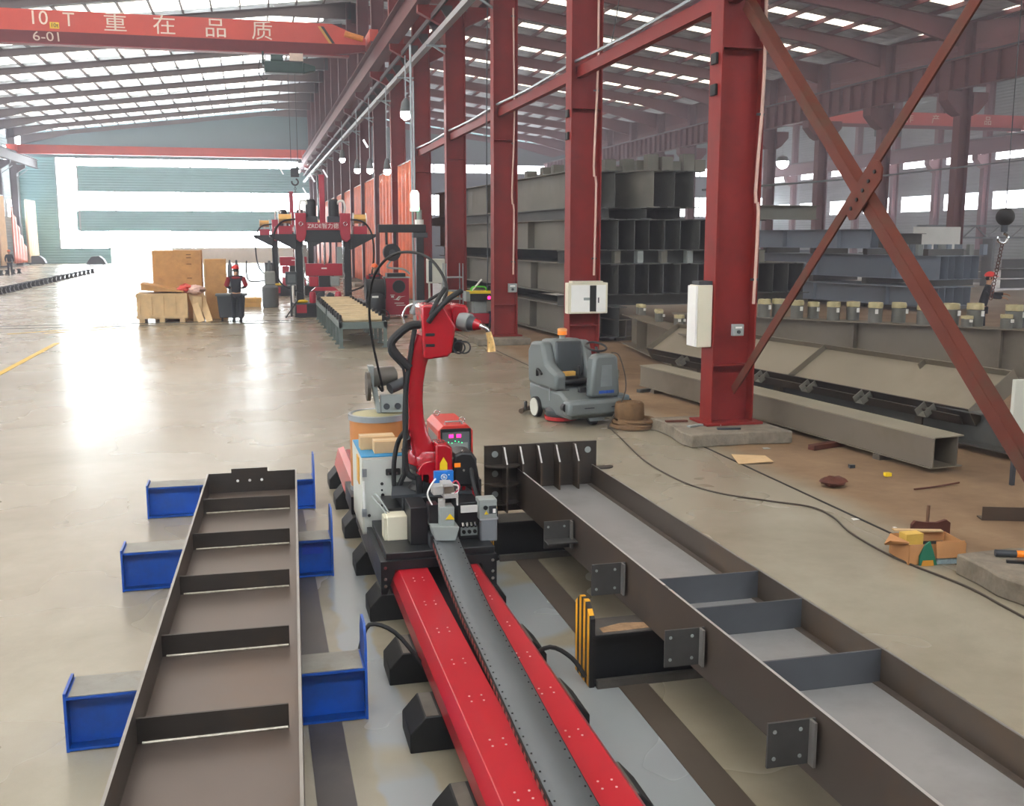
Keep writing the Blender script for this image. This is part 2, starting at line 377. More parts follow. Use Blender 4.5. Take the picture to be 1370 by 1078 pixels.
def roofz(x):
    if x <= XM: return ZE + (ZR - ZE) * (x - XL) / (XM - XL)
    if x <= XR: return ZR + (ZE - ZR) * (x - XM) / (XR - XM)
    return ZE + (ZR - ZE) * (x - XR) / (XF - XR)
slopes = ((XL, XM), (XM, XR), (XR, XF))
SKY0, SKY1 = 4.3, 5.7
ci = 0
for (xa, xb) in slopes:
    m = MB(); th = .06
    def slab(ya, yb, x0, x1, b):
        b.add([(x0, ya, roofz(x0 + .001)), (x1, ya, roofz(x1 - .001)), (x1, yb, roofz(x1 - .001)), (x0, yb, roofz(x0 + .001)),
               (x0, ya, roofz(x0 + .001) + th), (x1, ya, roofz(x1 - .001) + th), (x1, yb, roofz(x1 - .001) + th), (x0, yb, roofz(x0 + .001) + th)],
              [(0, 3, 2, 1), (4, 5, 6, 7), (0, 1, 5, 4), (1, 2, 6, 5), (2, 3, 7, 6), (3, 0, 4, 7)])
    e0, e1 = xa + 1.2, xb - 1.2
    for k, y in enumerate(YB[:-1]):
        s1 = SKY1 + (.4 if xa == XL else -.4)
        s0 = 3.3 if xa == XL else SKY0
        slab(y, y + s0, xa, xb, m); slab(y + s1, y + BAY, xa, xb, m)
        slab(y + s0, y + s1, xa, e0, m); slab(y + s0, y + s1, e1, xb, m)
        g = MB(); slab(y + s0, y + s1, e0, e1, g)
        struct(g.build('skylight', SKYL if xa == XL else SKYR))
    struct(m.build('ceiling', FOIL))
    n = int((xb - xa) / 1.5)
    for k in range(1, n):
        x = xa + (xb - xa) * k / n; z = roofz(x)
        struct(MB().box(x - .035, x + .035, YB[0], YEND, z - .22, z - .01).build('purlin', RAFTER if xa == XL else REDDARK))
    for y in YB:
        b = MB(); za, zb = roofz(xa + .01), roofz(xb - .01); d = .24 if xa != XL else .2
        dpt = lambda t: (.62 if xa != XL else .42) + (.55 * max(0, 1 - t / .16) + .55 * max(0, 1 - (1 - t) / .16))
        ts = [0, .08, .16, .5, .84, .92, 1]
        for i in range(6):
            t0, t1 = ts[i], ts[i + 1]; x0, x1 = xa + (xb - xa) * t0, xa + (xb - xa) * t1; z0, z1 = za + (zb - za) * t0 - d, za + (zb - za) * t1 - d
            b.prism([(x0, z0 - dpt(t0)), (x1, z1 - dpt(t1)), (x1, z1), (x0, z0)], 'y', y - .008, y + .008)
            b.prism([(x0, z0 - dpt(t0)), (x1, z1 - dpt(t1)), (x1, z1 - dpt(t1) + .03), (x0, z0 - dpt(t0) + .03)], 'y', y - .12, y + .12)
            b.prism([(x0, z0 - .03), (x1, z1 - .03), (x1, z1), (x0, z0)], 'y', y - .12, y + .12)
        struct(b.build('rafter', RAFTER if xa == XL else REDDARK))

# end wall: teal sheet with window strips and the open door
wl = MB(); Yw = YEND + .35
def wpan(b, x0, x1, z0, z1): b.box(x0, x1, Yw, Yw + .12, z0, z1)
wpan(wl, XL - .5, -19, 0, 10.6); wpan(wl, -17.0, XM, 7.3, 9.75); wpan(wl, -17.3, XM, 3.3, 5.3); wpan(wl, -19, -14.2, 0, 1.5)
b = MB()
for (xa, xb) in slopes:
    for i in range(4):
        x0, x1 = xa + (xb - xa) * i / 4, xa + (xb - xa) * (i + 1) / 4
        b.prism([(x0, 10.6), (x1, 10.6), (x1, roofz(x1 - .01)), (x0, roofz(x0 + .01))], 'y', Yw, Yw + .12)
wpan(b, XM, XF, 7.3, 9.6); wpan(b, XM, XF, 0, 5.0)
struct(wl.build('wall_back', TEALR)); struct(b.build('wall_back', mat('upper_teal_sheet', '4c6062', .6, var=.06, scale=.4)))
wi = 1
def window(x0, x1, z0, z1, posts, m=None):
    global wi
    g = struct(MB().box(x0, x1, Yw + .03, Yw + .07, z0, z1).build('window_%d' % wi, m or WIN)); wi += 1
    fr = MB()
    for x in posts: fr.box(x - .06, x + .06, Yw - .02, Yw + .1, z0, z1)
    fr.box(x0, x1, Yw - .02, Yw + .1, z0, z0 + .06); fr.box(x0, x1, Yw - .02, Yw + .1, z1 - .06, z1)
    o = fr.build('window_frame', GALV, g); 
window(-19, -17, 1.5, 10.6, (-19, -17))
window(-17, XM, 9.75, 10.6, (-13.5, -6, 0))
window(-17, XM, 5.3, 7.3, (-13.5, -6, 0))
window(-17, -14.2, 1.5, 3.3, (-14.3,))
window(-8.2, XM, 1.5, 3.3, (-8.2, -1, 3))
window(XM, XF, 9.6, 10.6, [XM + 4.5 * k for k in range(12)], WINR)
window(XM, XF, 5.0, 7.3, [XM + 4.5 * k for k in range(12)], WINR)
struct(MB().box(-8.2, XM, Yw - .1, Yw + .1, 0, 1.5).build('wall_back', mat('low_wall', 'b8ac98', .8, var=.06)))
# side walls
for nm, x, cut in (('wall_left', XL - .5, ((4.6, 6.2), (9.9, 11.2))), ('wall_right', XF + .2, ((5.0, 6.4), (9.0, 10.4)))):
    b = MB(); zz = [0] + [v for c in cut for v in c] + [13.2 if x < 0 else 16.6]
    for i in range(0, len(zz), 2): b.box(x - .06, x + .06, YB[0], Yw, zz[i], zz[i + 1])
    struct(b.build(nm, WALLG))
    for c in cut:
        for k in range(3, len(YB) - 1):
            struct(MB().box(x - .03, x + .03, YB[k] + .5, YB[k + 1] - .5, *c).build('window_%d' % wi, WINR)); wi += 1
        f = MB()
        for k in range(3, len(YB)): f.box(x - .06, x + .06, YB[k] - .5, YB[k] + .5, *c)
        struct(f.build(nm, WALLG))

# columns of the middle row
def column_geo(t, x, y, z0, z1, m, fl=.35, detail=False):
    b = MB(); b.box(x - .3, x - .28, y - fl / 2, y + fl / 2, z0, z1); b.box(x + .28, x + .3, y - fl / 2, y + fl / 2, z0, z1); b.box(x - .28, x + .28, y - .008, y + .008, z0, z1)
    b.build('shaft', m, t)
    if detail:
        for z in (z0 + .75, 4.95, 9.2): MB().box(x - .28, x + .28, y - fl / 2 + .01, y - .008, z - .008, z + .008).build('stiffener', m, t)
    MB().box(x - .4, x + .4, y - .28, y + .28, z0 - .03, z0).build('base_plate', m, t)
mids = []
for k in range(-1, 16):
    y = Y0 + BAY * k
    if k < 0: lab = 'red steel column at the near foot of the X brace'
    elif k < 5: lab = ['massive red steel column in front, standing on a stained concrete plinth', 'red steel column with a white electrical cabinet, behind the floor scrubber',
             'red steel column with a small switch box, behind the tip of the robot torch', 'red steel column right behind the red robot elbow', 'red steel column next to the nearest orange curtain'][k]
    else: lab = 'distant red steel column, %s of the row between the orange curtains' % ORD[k - 5]
    t = thing('steel_column', lab, 'column', (XM, y, .17), 0, 'red columns of the middle row'); mids.append(t)
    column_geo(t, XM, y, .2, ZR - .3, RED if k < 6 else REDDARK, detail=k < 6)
    for sgn in (-1, 1):
        c = MB(); pts = [(XM + sgn * .3, 8.75), (XM + sgn * 1.1, 9.15), (XM + sgn * 1.1, 9.35), (XM + sgn * .3, 9.35)]
        c.prism(pts, 'y', y - .12, y + .12)
        c.build('crane_bracket', RED if k < 6 else REDDARK, t)
    pl = MB(); x0, x1, y0, y1 = XM - .82, XM + .52, y - .75, y + .55
    n = 10
    if k <= 2:
        ring = []
        for a in range(20):
            u = a / 20 * 4; s_ = int(u); f = u - s_
            px, py = [(x0 + (x1 - x0) * f, y0), (x1, y0 + (y1 - y0) * f), (x1 - (x1 - x0) * f, y1), (x0, y1 - (y1 - y0) * f)][s_]
            ring.append((px + random.uniform(-.04, .04), py + random.uniform(-.04, .04)))
        pl.prism(ring, 'z', 0, .165)
    else: pl.box(x0, x1, y0, y1, 0, .165)
    struct(pl.build('column_plinth', CONC, bevel=.015 if k <= 2 else 0))
# right rows
for X_, nm, m_ in ((XR, 'inner', REDDARK), (XF - .6, 'outer', REDDARK)):
    for k in range(2 if X_ == XR else 6, 16):
        y = Y0 + BAY * k - .3
        lab = 'hazy pink-red column, %s of the %s row across the right bay' % (ORD[k - 2], nm)
        t = thing('steel_column', lab, 'column', (X_, y, .0), 0, 'hazy columns of the %s right row' % nm)
        column_geo(t, X_, y, .05, roofz(X_) - .3, m_, .5)
        for sgn in ((-1, 1) if X_ == XR else (-1,)):
            c = MB(); c.prism([(X_ + sgn * .3, 8.3), (X_ + sgn * .6, 8.45), (X_ + sgn * 1.1, 9.0), (X_ + sgn * 1.1, 9.39), (X_ + sgn * .3, 9.39)], 'y', y - .35, y + .35)
            c.build('crane_bracket', m_, t)
for k in range(6, 16):
    y = Y0 + BAY * k; X_ = XL + .4
    t = thing('steel_column', 'grey-brown column against the far left wall, %s from the front' % ORD[k - 6], 'column', (X_, y, 0), 0, 'columns of the left wall')
    column_geo(t, X_, y, .05, ZE - .3, RAFTER)
    MB().prism([(X_ + .3, 8.6), (X_ + 1.1, 9.1), (X_ + 1.1, 9.39), (X_ + .3, 9.39)], 'y', y - .12, y + .12).build('crane_bracket', RAFTER, t)
    MB().tube([(X_ + .35, y - .2, .1), (X_ + .35, y - .2, 8.2), (X_ + 1.3, y - .2, 8.9)], .05, 6, 1).build('conduit', GALV, t)
# runway beams
def runway(x, m, lab, ya=-6, h=.85, st=False):
    t = thing('crane_runway', lab, 'crane runway', (x, ya, 9.4))
    MB().hsec((x, ya, 9.4), (x, YEND, 9.4), .4, h, .03, .02).build('girder', m, t)
    if st:
        y = 40.
        while y < YEND - 1: MB().box(x - .19, x + .19, y - .01, y + .01, 9.43, 9.4 + h - .03).build('stiffener', m, t); y += 1.05
    MB().box(x - .04, x + .04, ya, YEND, 9.4 + h, 9.4 + h + .12).build('rail', CHARC, t)
runway(XM - .95, REDDARK, 'dark crane runway beam along the left face of the middle columns')
runway(XM + .95, REDDARK, 'crane runway beam on the right bay side of the middle columns')
runway(XR - .95, REDDARK, 'hazy pink crane runway beam across the right bay, on wide brackets', h=1.35, st=True)
runway(XF - 1.6, REDDARK, 'farthest crane runway beam near the right outer wall', ya=40, h=1.2)
runway(XL + 1.4, RAFTER, 'crane runway beam along the far left wall', ya=40)
t = thing('cable_tray', 'straight light grey tray pipe running below the dark crane runway', 'cable tray', (XM - .75, 10, 8.25))
MB().box(XM - .84, XM - .66, 12, YEND - 4, 8.2, 8.36).build('tray', GALV, t)
for k in range(0, 15): b = MB(); b.bar((XM - .75, Y0 + BAY * k - .3, 8.2), (XM - .3, Y0 + BAY * k - .1, 8.0), .05, .05); b.box(XM - .9, XM - .3, Y0 + BAY * k - .32, Y0 + BAY * k - .26, 8.14, 8.2); b.build('bracket', GALV, t)
# lattice under the runway
t = thing('runway_walkway', 'dark bracketed walkway strip under the left crane runway', 'walkway', (XM - .6, 10, 8.9))
b = MB(); b.box(XM - .72, XM - .66, 8, YEND - 2, 8.95, 9.1); b.box(XM - .36, XM - .3, 8, YEND - 2, 8.7, 8.8); b.build('rail', RAFTER, t)
y = 9.
while y < YEND - 2:
    MB().prism([(XM - .7, 9.1), (XM - .3, 9.1), (XM - .3, 8.5)], 'y', y - .02, y + .02).build('bracket', RAFTER, t); y += 2.1
# horizontal tie pipe, one length per bay
for k in range(-1, 4):
    y = Y0 + BAY * k
    t = thing('tie_beam', ['red tie beam with a thin conduit from the big column towards the camera', 'red tie beam with a conduit between the big column and the cabinet column', 'red tie beam between the cabinet column and the switch box column', 'red tie beam between the switch box column and the column behind the robot elbow', 'thin tie beam beside the post with the green lamp'][k + 1], 'tie beam', (XM, y + BAY / 2, 5.5))
    MB().bar((XM - .1, y + .02, 5.6), (XM - .1, y + BAY - .02, 5.6), .12, .2).build('beam', RED, t)
    MB().tube([(XM - .2, y + .1, 5.78), (XM - .2, y + BAY * .5, 5.74), (XM - .2, y + BAY - .1, 5.78)], .03, 6, 2).build('conduit', GALV, t)
# X brace in the first bay
t = thing('cross_brace', 'rust red X brace of angle steel beside the big front column', 'brace', (XM, 9.4, .2))
xb = XM - .02
b = MB(); b.bar((xb, 12.25, 5.45), (xb, 6.6, .55), .1, .012, (1, 0, 0)); b.bar((xb, 12.25, 5.45), (xb, 6.6, .55), .012, .1, (1, 0, 0))
def angle(name, p, q, s=.13):
    p = Vector(p); q = Vector(q); d = (q - p).normalized(); u = Vector((1, 0, 0)); w = d.cross(u)
    m = MB(); m.bar(p, q, .012, s, w.cross(d) * 0 + w); m.bar(p + u * s / 2 + w * s / 2, q + u * s / 2 + w * s / 2, s, .012, w)
    return m.build(name, mat('brace_red', '5e2c20', .65, spec=.25, var=.18, scale=2, dirt='4c4234', dirt_amt=.8, dscale=1.4), t)
angle('diagonal', (xb, 12.22, 5.45), (xb, 6.3, .2)); angle('diagonal', (xb + .02, 12.22, .62), (xb + .02, 6.3, 6.1), .12)
ctr = Vector((xb - .03, 9.35, 3.07)); d1 = Vector((0, -6, 5.4)).normalized(); w1 = Vector((0, d1.z, -d1.y))
b = MB(); P = [ctr + d1 * a + w1 * c for a, c in ((-.36, .05), (-.3, .13), (.3, .13), (.36, .05), (.36, -.05), (.28, -.13), (-.28, -.13), (-.36, -.07))]
b.prism([(p.y, p.z) for p in P], 'x', xb - .05, xb - .03); g_ = b.build('gusset_plate', mat('brace_red', ''), t)
b = MB()
for a in (-.26, -.13, 0, .13, .26): q = ctr + d1 * a; b.cyl(q + Vector((-.01, 0, 0)), q + Vector((-.035, 0, 0)), .02, n=6)
b.build('bolt', BLACKMAT, g_)

# wall behind the camera, with a window strip
b = MB(); yf = YB[0] - .2
b.box(XL - .5, XF, yf - .1, yf, 0, 5); b.box(XL - .5, XF, yf - .1, yf, 7.5, 12.8)
struct(b.build('wall_front', WALLG)); struct(MB().box(XL - .5, XF, yf - .08, yf - .02, 5, 7.5).build('window_%d' % wi, WINF))

# ================================================================== people
def skinned(name, m, parent, joints, bones, sub=2):
    """joints: name -> (pos, rx, ry); one continuous limbed surface"""
    me = bpy.data.meshes.new(name); keys = list(joints)
    me.from_pydata([joints[k][0] for k in keys], [(keys.index(a), keys.index(b)) for a, b in bones], [])
    o = bpy.data.objects.new(name, me); COL.objects.link(o)
    sk = o.modifiers.new('skin', 'SKIN'); sk.use_smooth_shade = True; sk.branch_smoothing = .3
    o.modifiers.new('sub', 'SUBSURF').levels = sub; o.modifiers['sub'].render_levels = sub
    for i, k in enumerate(keys):
        d = me.skin_vertices[0].data[i]; d.radius = (joints[k][1], joints[k][2]); d.use_root = (i == 0)
    bpy.context.view_layer.update()
    nm = bpy.data.meshes.new_from_object(o.evaluated_get(bpy.context.evaluated_depsgraph_get()))
    bpy.data.objects.remove(o); bpy.data.meshes.remove(me); nm.name = name
    nm.materials.clear(); nm.materials.append(m)
    o = bpy.data.objects.new(name, nm); COL.objects.link(o); o.parent = parent; return o
def person(lab, loc, rz, helm, coat, yoke, trous, arms, lean=0., stride=.0, group=None):
    """faces local -Y; arms: ((elbow, wrist, fingertip) left, right)"""
    t = thing('person', lab, 'person', loc, rz, group)
    L = lean; sh = 1.40; hz = .92
    body = {'pelvis': ((0, 0, hz), .12, .10), 'chest': ((0, -L * .6, 1.22), .12, .09), 'neck': ((0, -L, 1.48), .055, .055), 'head': ((0, -L - .02, 1.60), .075, .09), 'crown': ((0, -L - .02, 1.69), .07, .085)}
    bones = [('pelvis', 'chest'), ('chest', 'neck'), ('neck', 'head'), ('head', 'crown')]
    jk = {'waist': ((0, 0, .86), .17, .125), 'belly': ((0, -L * .3, 1.06), .165, .12), 'chest': ((0, -L * .7, 1.28), .17, .125), 'collar': ((0, -L, 1.45), .075, .075)}
    jb = [('waist', 'belly'), ('belly', 'chest'), ('chest', 'collar')]
    tr = {'hip': ((0, 0, .90), .15, .115)}; tb = []
    hands = []
    for i, sx in enumerate((-1, 1)):
        el, wr, ft = [Vector(v) for v in arms[i]]
        s0 = Vector((sx * .17, -L * .9, sh))
        jk['s%d' % i] = (tuple(s0), .075, .075); jk['e%d' % i] = (tuple(el), .058, .058); jk['w%d' % i] = (tuple(el.lerp(wr, .95)), .045, .045)
        jb += [('chest', 's%d' % i), ('s%d' % i, 'e%d' % i), ('e%d' % i, 'w%d' % i)]
        body['s%d' % i] = (tuple(s0), .05, .05); body['e%d' % i] = (tuple(el), .04, .04); body['w%d' % i] = (tuple(wr), .028, .028); body['p%d' % i] = (tuple(wr.lerp(ft, .5)), .04, .022)
        bones += [('chest', 's%d' % i), ('s%d' % i, 'e%d' % i), ('e%d' % i, 'w%d' % i), ('w%d' % i, 'p%d' % i)]
        d = (ft - wr).normalized(); sd = d.cross(Vector((0, 0, 1)))
        sd = sd.normalized() if sd.length > .1 else Vector((1, 0, 0)); dn = Vector((0, 0, -1)) - d * Vector((0, 0, -1)).dot(d)
        for q, (off, ln) in enumerate(((-.03, .065), (-.01, .08), (.01, .075), (.03, .06))):
            a = wr.lerp(ft, .5) + sd * off; b_ = a + d * ln * .6 + dn * .012; c = a + d * ln + dn * .04
            body['f%d%da' % (i, q)] = (tuple(b_), .010, .010); body['f%d%db' % (i, q)] = (tuple(c), .008, .008)
            bones += [('p%d' % i, 'f%d%da' % (i, q)), ('f%d%da' % (i, q), 'f%d%db' % (i, q))]
        a = wr.lerp(ft, .25) - sd * sx * .05 + d * .03; body['t%da' % i] = (tuple(a), .011, .011); body['t%db' % i] = (tuple(a + d * .035 - sd * sx * .01), .009, .009)
        bones += [('w%d' % i, 't%da' % i), ('t%da' % i, 't%db' % i)]
        st = stride * sx
        kn = (sx * .10, -st * .5 - .02, .50); an = (sx * .105, -st, .10)
        tr['h%d' % i] = ((sx * .09, 0, .82), .095, .10); tr['k%d' % i] = (kn, .07, .075); tr['a%d' % i] = (an, .055, .06)
        tb += [('hip', 'h%d' % i), ('h%d' % i, 'k%d' % i), ('k%d' % i, 'a%d' % i)]
        body['k%d' % i] = (kn, .05, .05); body['a%d' % i] = (an, .04, .04); body['h%d' % i] = ((sx * .09, 0, .80), .07, .07)
        bones += [('pelvis', 'h%d' % i), ('h%d' % i, 'k%d' % i), ('k%d' % i, 'a%d' % i)]
    skinned('body', SKIN, t, body, bones); skinned('jacket', coat, t, jk, jb); skinned('trousers', trous, t, tr, tb)
    hz_ = 1.665; hy = -L - .02
    f = MB()
    f.sph((0, hy - .095, 1.60), (.014, .022, .022), 8, 6); f.build('nose', SKIN, t, local=True)
    for sx in (-1, 1): MB().sph((sx * .03, hy - .082, 1.625), (.014, .008, .008), 8, 6).build('eye', BLACKMAT, t, local=True); MB().sph((sx * .078, hy, 1.61), (.012, .022, .032), 8, 6).build('ear', SKIN, t, local=True)
    MB().box(-.022, .022, hy - .088, hy - .08, 1.563, 1.57).build('mouth', mat('lip', '8a4a40', .6), t, local=True)
    h = MB(); h.sph((0, hy, hz_), (.118, .135, .115), 20, 8, 0, .999); h.lathe([(.118, -.012), (.135, -.012), (.135, 0), (.118, 0)], (0, hy, hz_), 20)
    h.box(-.075, .075, hy - .20, hy - .1, hz_ - .015, hz_ - .004); h.build('helmet', helm, t, local=True)
    MB().sph((0, hy + .02, 1.61), (.083, .09, .07), 14, 8).build('hair', BLACKMAT, t, local=True)
    if yoke:
        y = MB()
        y.sph((0, -L * .9, 1.37), (.185, .115, .06), 18, 8); y.build('shoulder_yoke', yoke, t, local=True)
        for i, sx in enumerate((-1, 1)): MB().tube([(sx * .2, -L * .8, 1.39), arms[i][0]], .072, 10, 1).build('sleeve', yoke, t, local=True)
    for sx in (-1, 1):
        s = MB(); yy = -stride * sx; s.sph((sx * .105, yy - .05, .045), (.05, .13, .045), 12, 6); s.sph((sx * .105, yy + .01, .08), (.05, .06, .05), 12, 6); s.box(sx * .105 - .045, sx * .105 + .045, yy - .16, yy + .06, 0, .02)
        s.build('shoe', BLACKMAT, t, local=True)
    return t

# ================================================================== bridge crane
YC = 45.0
t = thing('bridge_crane', 'orange-red bridge crane with white lettering spanning the left bay', 'bridge crane', (-6, YC, 10.05))
gx0, gx1 = -20.35, 4.88
b = MB(); f0 = YC - .32
sec = [(f0, 10.52), (f0, 11.31), (YC + .32, 11.31), (YC + .32, 10.52), (YC + .16, 10.1), (YC - .16, 10.1)]
secR = [(f0, 10.52), (f0, 10.78), (YC + .32, 10.78), (YC + .32, 10.52), (YC + .16, 10.3), (YC - .16, 10.3)]
def loft(b, xs, secs):
    n = len(secs[0]); vs = [(x, p[0], p[1]) for x, s_ in zip(xs, secs) for p in s_]
    fs = [(i * n + k, i * n + (k + 1) % n, (i + 1) * n + (k + 1) % n, (i + 1) * n + k) for i in range(len(xs) - 1) for k in range(n)]
    fs += [tuple(range(n - 1, -1, -1)), tuple(range((len(xs) - 1) * n, len(xs) * n))]
    b.add(vs, [tuple(reversed(f)) for f in fs])
up = lambda q: q[:4]; lo = lambda q: [q[0], q[3], q[4], q[5]]
loft(b, [gx0, gx0 + 1.6, 3.5, gx1], [[q[0], q[1], q[2], q[3]] for q in (secR, sec, sec, secR)])
gird = b.build('girder', CRANE, t); b = MB(); loft(b, [gx0, gx0 + 1.6, 3.5, gx1], [[(q[0][0], q[0][1] - .001), (q[3][0], q[3][1] - .001), q[4], q[5]] for q in (secR, sec, sec, secR)]); b.build('lower_web', mat('crane_underside_shade', '7c3638', .5, var=.1), t)  # shade of the slanted underside put into a darker red
b = MB(); b.box(gx0 + 1, 4.2, YC - .24, YC + .24, 10.05, 10.1); b.build('bottom_flange', mat('crane_flange_shade', '8a3a3c', .5), t)  # down-facing flange also shaded by its colour
for s_, x in ((0, XM - .95), (1, XL + 1.4)):
    b = MB(); b.box(x - .17, x + .17, YC - 1.5, YC + 1.5, 10.5, 10.95); e = b.build('end_carriage', CRANE, t)
    for y in (-1.2, 1.2): MB().cyl((x - .08, YC + y, 10.55), (x + .08, YC + y, 10.55), .19, n=20).build('wheel', CHARC, e)
MB().cyl((4.0, YC - .55, 10.9), (4.75, YC - .55, 10.72), .12, n=14).build('drive_motor', mat('crane_motor_yellow', 'd88a3a', .5), t)
b = MB(); b.prism([(3.05, 11.19), (3.17, 11.19), (3.62, 10.53), (3.5, 10.53)], 'y', f0 - .006, f0); b.build('black_stripe', BLACK, gird)
b = MB(); b.prism([(2.93, 11.19), (3.05, 11.19), (3.5, 10.53), (3.38, 10.53)], 'y', f0 - .006, f0); b.build('yellow_stripe', mat('stripe_yellow', 'c89a4a', .6), gird)
fy = f0 - .012
text('lettering', '10', OFFW, gird, (-7.72, fy, 10.98), .74); text('lettering', 'T', OFFW, gird, (-6.62, fy, 10.96), .74)
text('lettering', '重', OFFW, gird, (-4.92, fy, 10.92), .8, sx=1.15); text('lettering', '在', OFFW, gird, (-3.08, fy, 10.9), .8, sx=1.15)
text('lettering', '品', OFFW, gird, (-1.12, fy, 10.88), .8, sx=1.15); text('lettering', '质', OFFW, gird, (.70, fy, 10.86), .8, sx=1.1)
text('lettering', '6-01', OFFW, gird, (-7.45, YC - .32 + .09, 10.32), .5, rx=math.radians(90 + 20), sx=1.2, ext=.02)
p = MB(); p.box(-7.32, -6.98, fy - .01, fy, 10.62, 10.86); pl = p.build('tag_plate', YEL, gird); text('tag_lettering', '10t', BLACK, pl, (-7.15, fy - .016, 10.74), .22)
# hoist on the crane
t = thing('electric_hoist', 'dark green electric hoist with a white sign under the bridge crane', 'hoist', (1.8, YC, 9.3))
b = MB(); b.box(.75, 2.3, YC - .3, YC + .3, 9.3, 9.75); b.prism([(2.3, 9.3), (2.8, 9.42), (2.8, 9.62), (2.3, 9.75)], 'y', YC - .25, YC + .25); b.build('body', DKGREEN, t, bevel=.04)
MB().cyl((1.0, YC - .1, 9.85), (1.5, YC - .1, 9.85), .18).build('motor', DKGREEN, t)
b = MB()
for x in (.65, 2.2): b.box(x, x + .08, YC - .28, YC + .28, 9.6, 10.12)
b.build('trolley_frame', DKGREEN, t)
MB().tube([(.6, YC - .2, 9.9), (.5, YC - .2, 9.3), (.7, YC - .2, 9.0), (.85, YC - .2, 9.1)], .02, 6).build('festoon_cable', BLACKMAT, t)
MB().box(1.75, 2.3, YC - .34, YC - .3, 9.78, 10.08).build('sign_plate', mat('sign_cream', 'dcc8b8', .6), t)
hx = 1.82; c_ = MB()
for x in (hx - .14, hx + .14): c_.tube([(x, YC - .05, 9.3), (x, YC - .05, 5.45)], .014, 6, 1)
rp = c_.build('rope', CHARC, t)
b = MB(); b.box(hx - .17, hx + .17, YC - .14, YC + .04, 5.12, 5.5); b.cyl((hx, YC - .2, 5.35), (hx, YC + .1, 5.35), .15); hb = b.build('hook_block', CHARC, t, bevel=.02)
MB().ring((hx, YC - .05, 4.92), .13, .035, (0, 1, 0), 18, 8, -.5, 4.2).build('hook', CHARC, hb)
c = MB()
for i in range(9): c.ring((hx, YC - .05, 4.72 - i * .08), .045, .012, (0, 1, 0) if i % 2 else (1, 0, 0), 10, 5)
c.build('chain', CHARC, hb)
# second crane far away
t = thing('bridge_crane', 'faded red bridge crane far off before the end wall', 'bridge crane', (-6, 104, 10.05))
MB().box(XL + .6, 5.0, 103.7, 104.3, 10.2, 11.0).build('girder', CRANE, t)
for x in (XM - .95, XL + 1.4): MB().box(x - .17, x + .17, 102.5, 105.5, 10.42, 10.9).build('end_carriage', CRANE, t)
# crane in the right bay
yc = 70.
t = thing('bridge_crane', 'hazy red bridge crane with pale lettering beyond the right bay columns', 'bridge crane', (46, yc, 9.9))
g2 = MB().box(XR + .8, XF - 1.4, yc - .3, yc + .3, 10.9, 11.9).build('girder', CRANE, t); MB().box(XR + 1.5, XF - 2, yc - .4, yc - .3, 10.7, 10.95).build('walkway', REDDARK, t)
for px, ch in ((1178, '工'), (1217, '作'), (1252, '产'), (1286, '在'), (1322, '品')):
    q = at(px, 159, yc - .32); text('lettering', ch, OFFW, g2, (q.x, yc - .312, 11.4), .7)
for x in (XR + .95, XF - 1.6): MB().box(x - .2, x + .2, yc - 1.4, yc + 1.4, 10.82, 11.2).build('end_carriage', CRANE, t)
q = at(1188, 180, yc)
t = thing('electric_hoist', 'small dark hoist hanging under the hazy right bay crane', 'hoist', (q.x, yc, 9.9))
MB().box(q.x - 1, q.x + 1, yc - .3, yc + .3, 10.1, 10.7).build('body', DKGREEN, t, bevel=.05); MB().cyl((q.x - .4, yc - .35, 10.1), (q.x + .3, yc - .35, 10.1), .25).build('motor', DKGREEN, t)
b = MB(); b.box(q.x - .04, q.x - .02, yc, yc + .02, 6.2, 10.1); b.box(q.x + .02, q.x + .04, yc, yc + .02, 6.2, 10.1); b.build('rope', CHARC, t)
MB().box(q.x - .2, q.x + .2, yc - .1, yc + .12, 5.7, 6.2).build('hook_block', CHARC, t, bevel=.05)

# ================================================================== crates and bench by the doorway
yf = 33.4
t = thing('wooden_crate', 'low pine crate on pallet feet, nearest of the crates', 'crate', (-2.85, 34, 0))
b = MB(); b.box(-3.55, -2.1, 33.5, 34.6, .12, .9); b.build('box', PINE, t)
b = MB()
for i in range(5): x = -3.53 + i * .35; b.box(x, x + .08, 33.46, 33.5, .12, .9)
for z in (.14, .8): b.box(-3.57, -2.08, 33.47, 33.5, z, z + .08)
b.build('batten', PINE, t)
for x in (-3.5, -2.9, -2.3): MB().box(x, x + .16, 33.5, 34.6, 0, .12).build('pallet_foot', PINE, t)
t = thing('plywood_sheet', 'loose plywood sheet lying tilted on the low pine crate', 'plywood sheet', (-2.8, 34, .9))
MB().prism([(-3.4, 1.0), (-2.15, .93), (-2.15, .96), (-3.4, 1.22)], 'y', 33.45, 34.6).build('sheet', WOOD, t)
t = thing('plywood_crate', 'tall plywood crate standing behind the low pine crate', 'crate', (-2.4, 35.2, 0))
MB().box(-3.15, -1.64, 34.8, 35.7, 0, 2.2).build('box', WOOD, t, bevel=.01)
b = MB()
for i, z in enumerate((1.3, 1.75, 1.95, 2.05)): b.box(-2.1, -1.95, 34.78, 34.8, z, z + .03)
b.build('slot', mat('dark_slot', '7a5228', .8), t)
t = thing('plywood_crate', 'narrower plywood crate standing between the tall crate and the worker', 'crate', (-1.2, 35, 0))
MB().box(-1.56, -.88, 34.6, 35.3, 0, 1.92).build('box', WOOD, t, bevel=.01); MB().box(-1.57, -1.52, 34.57, 34.6, 0, 1.92).build('batten', PINE, t)
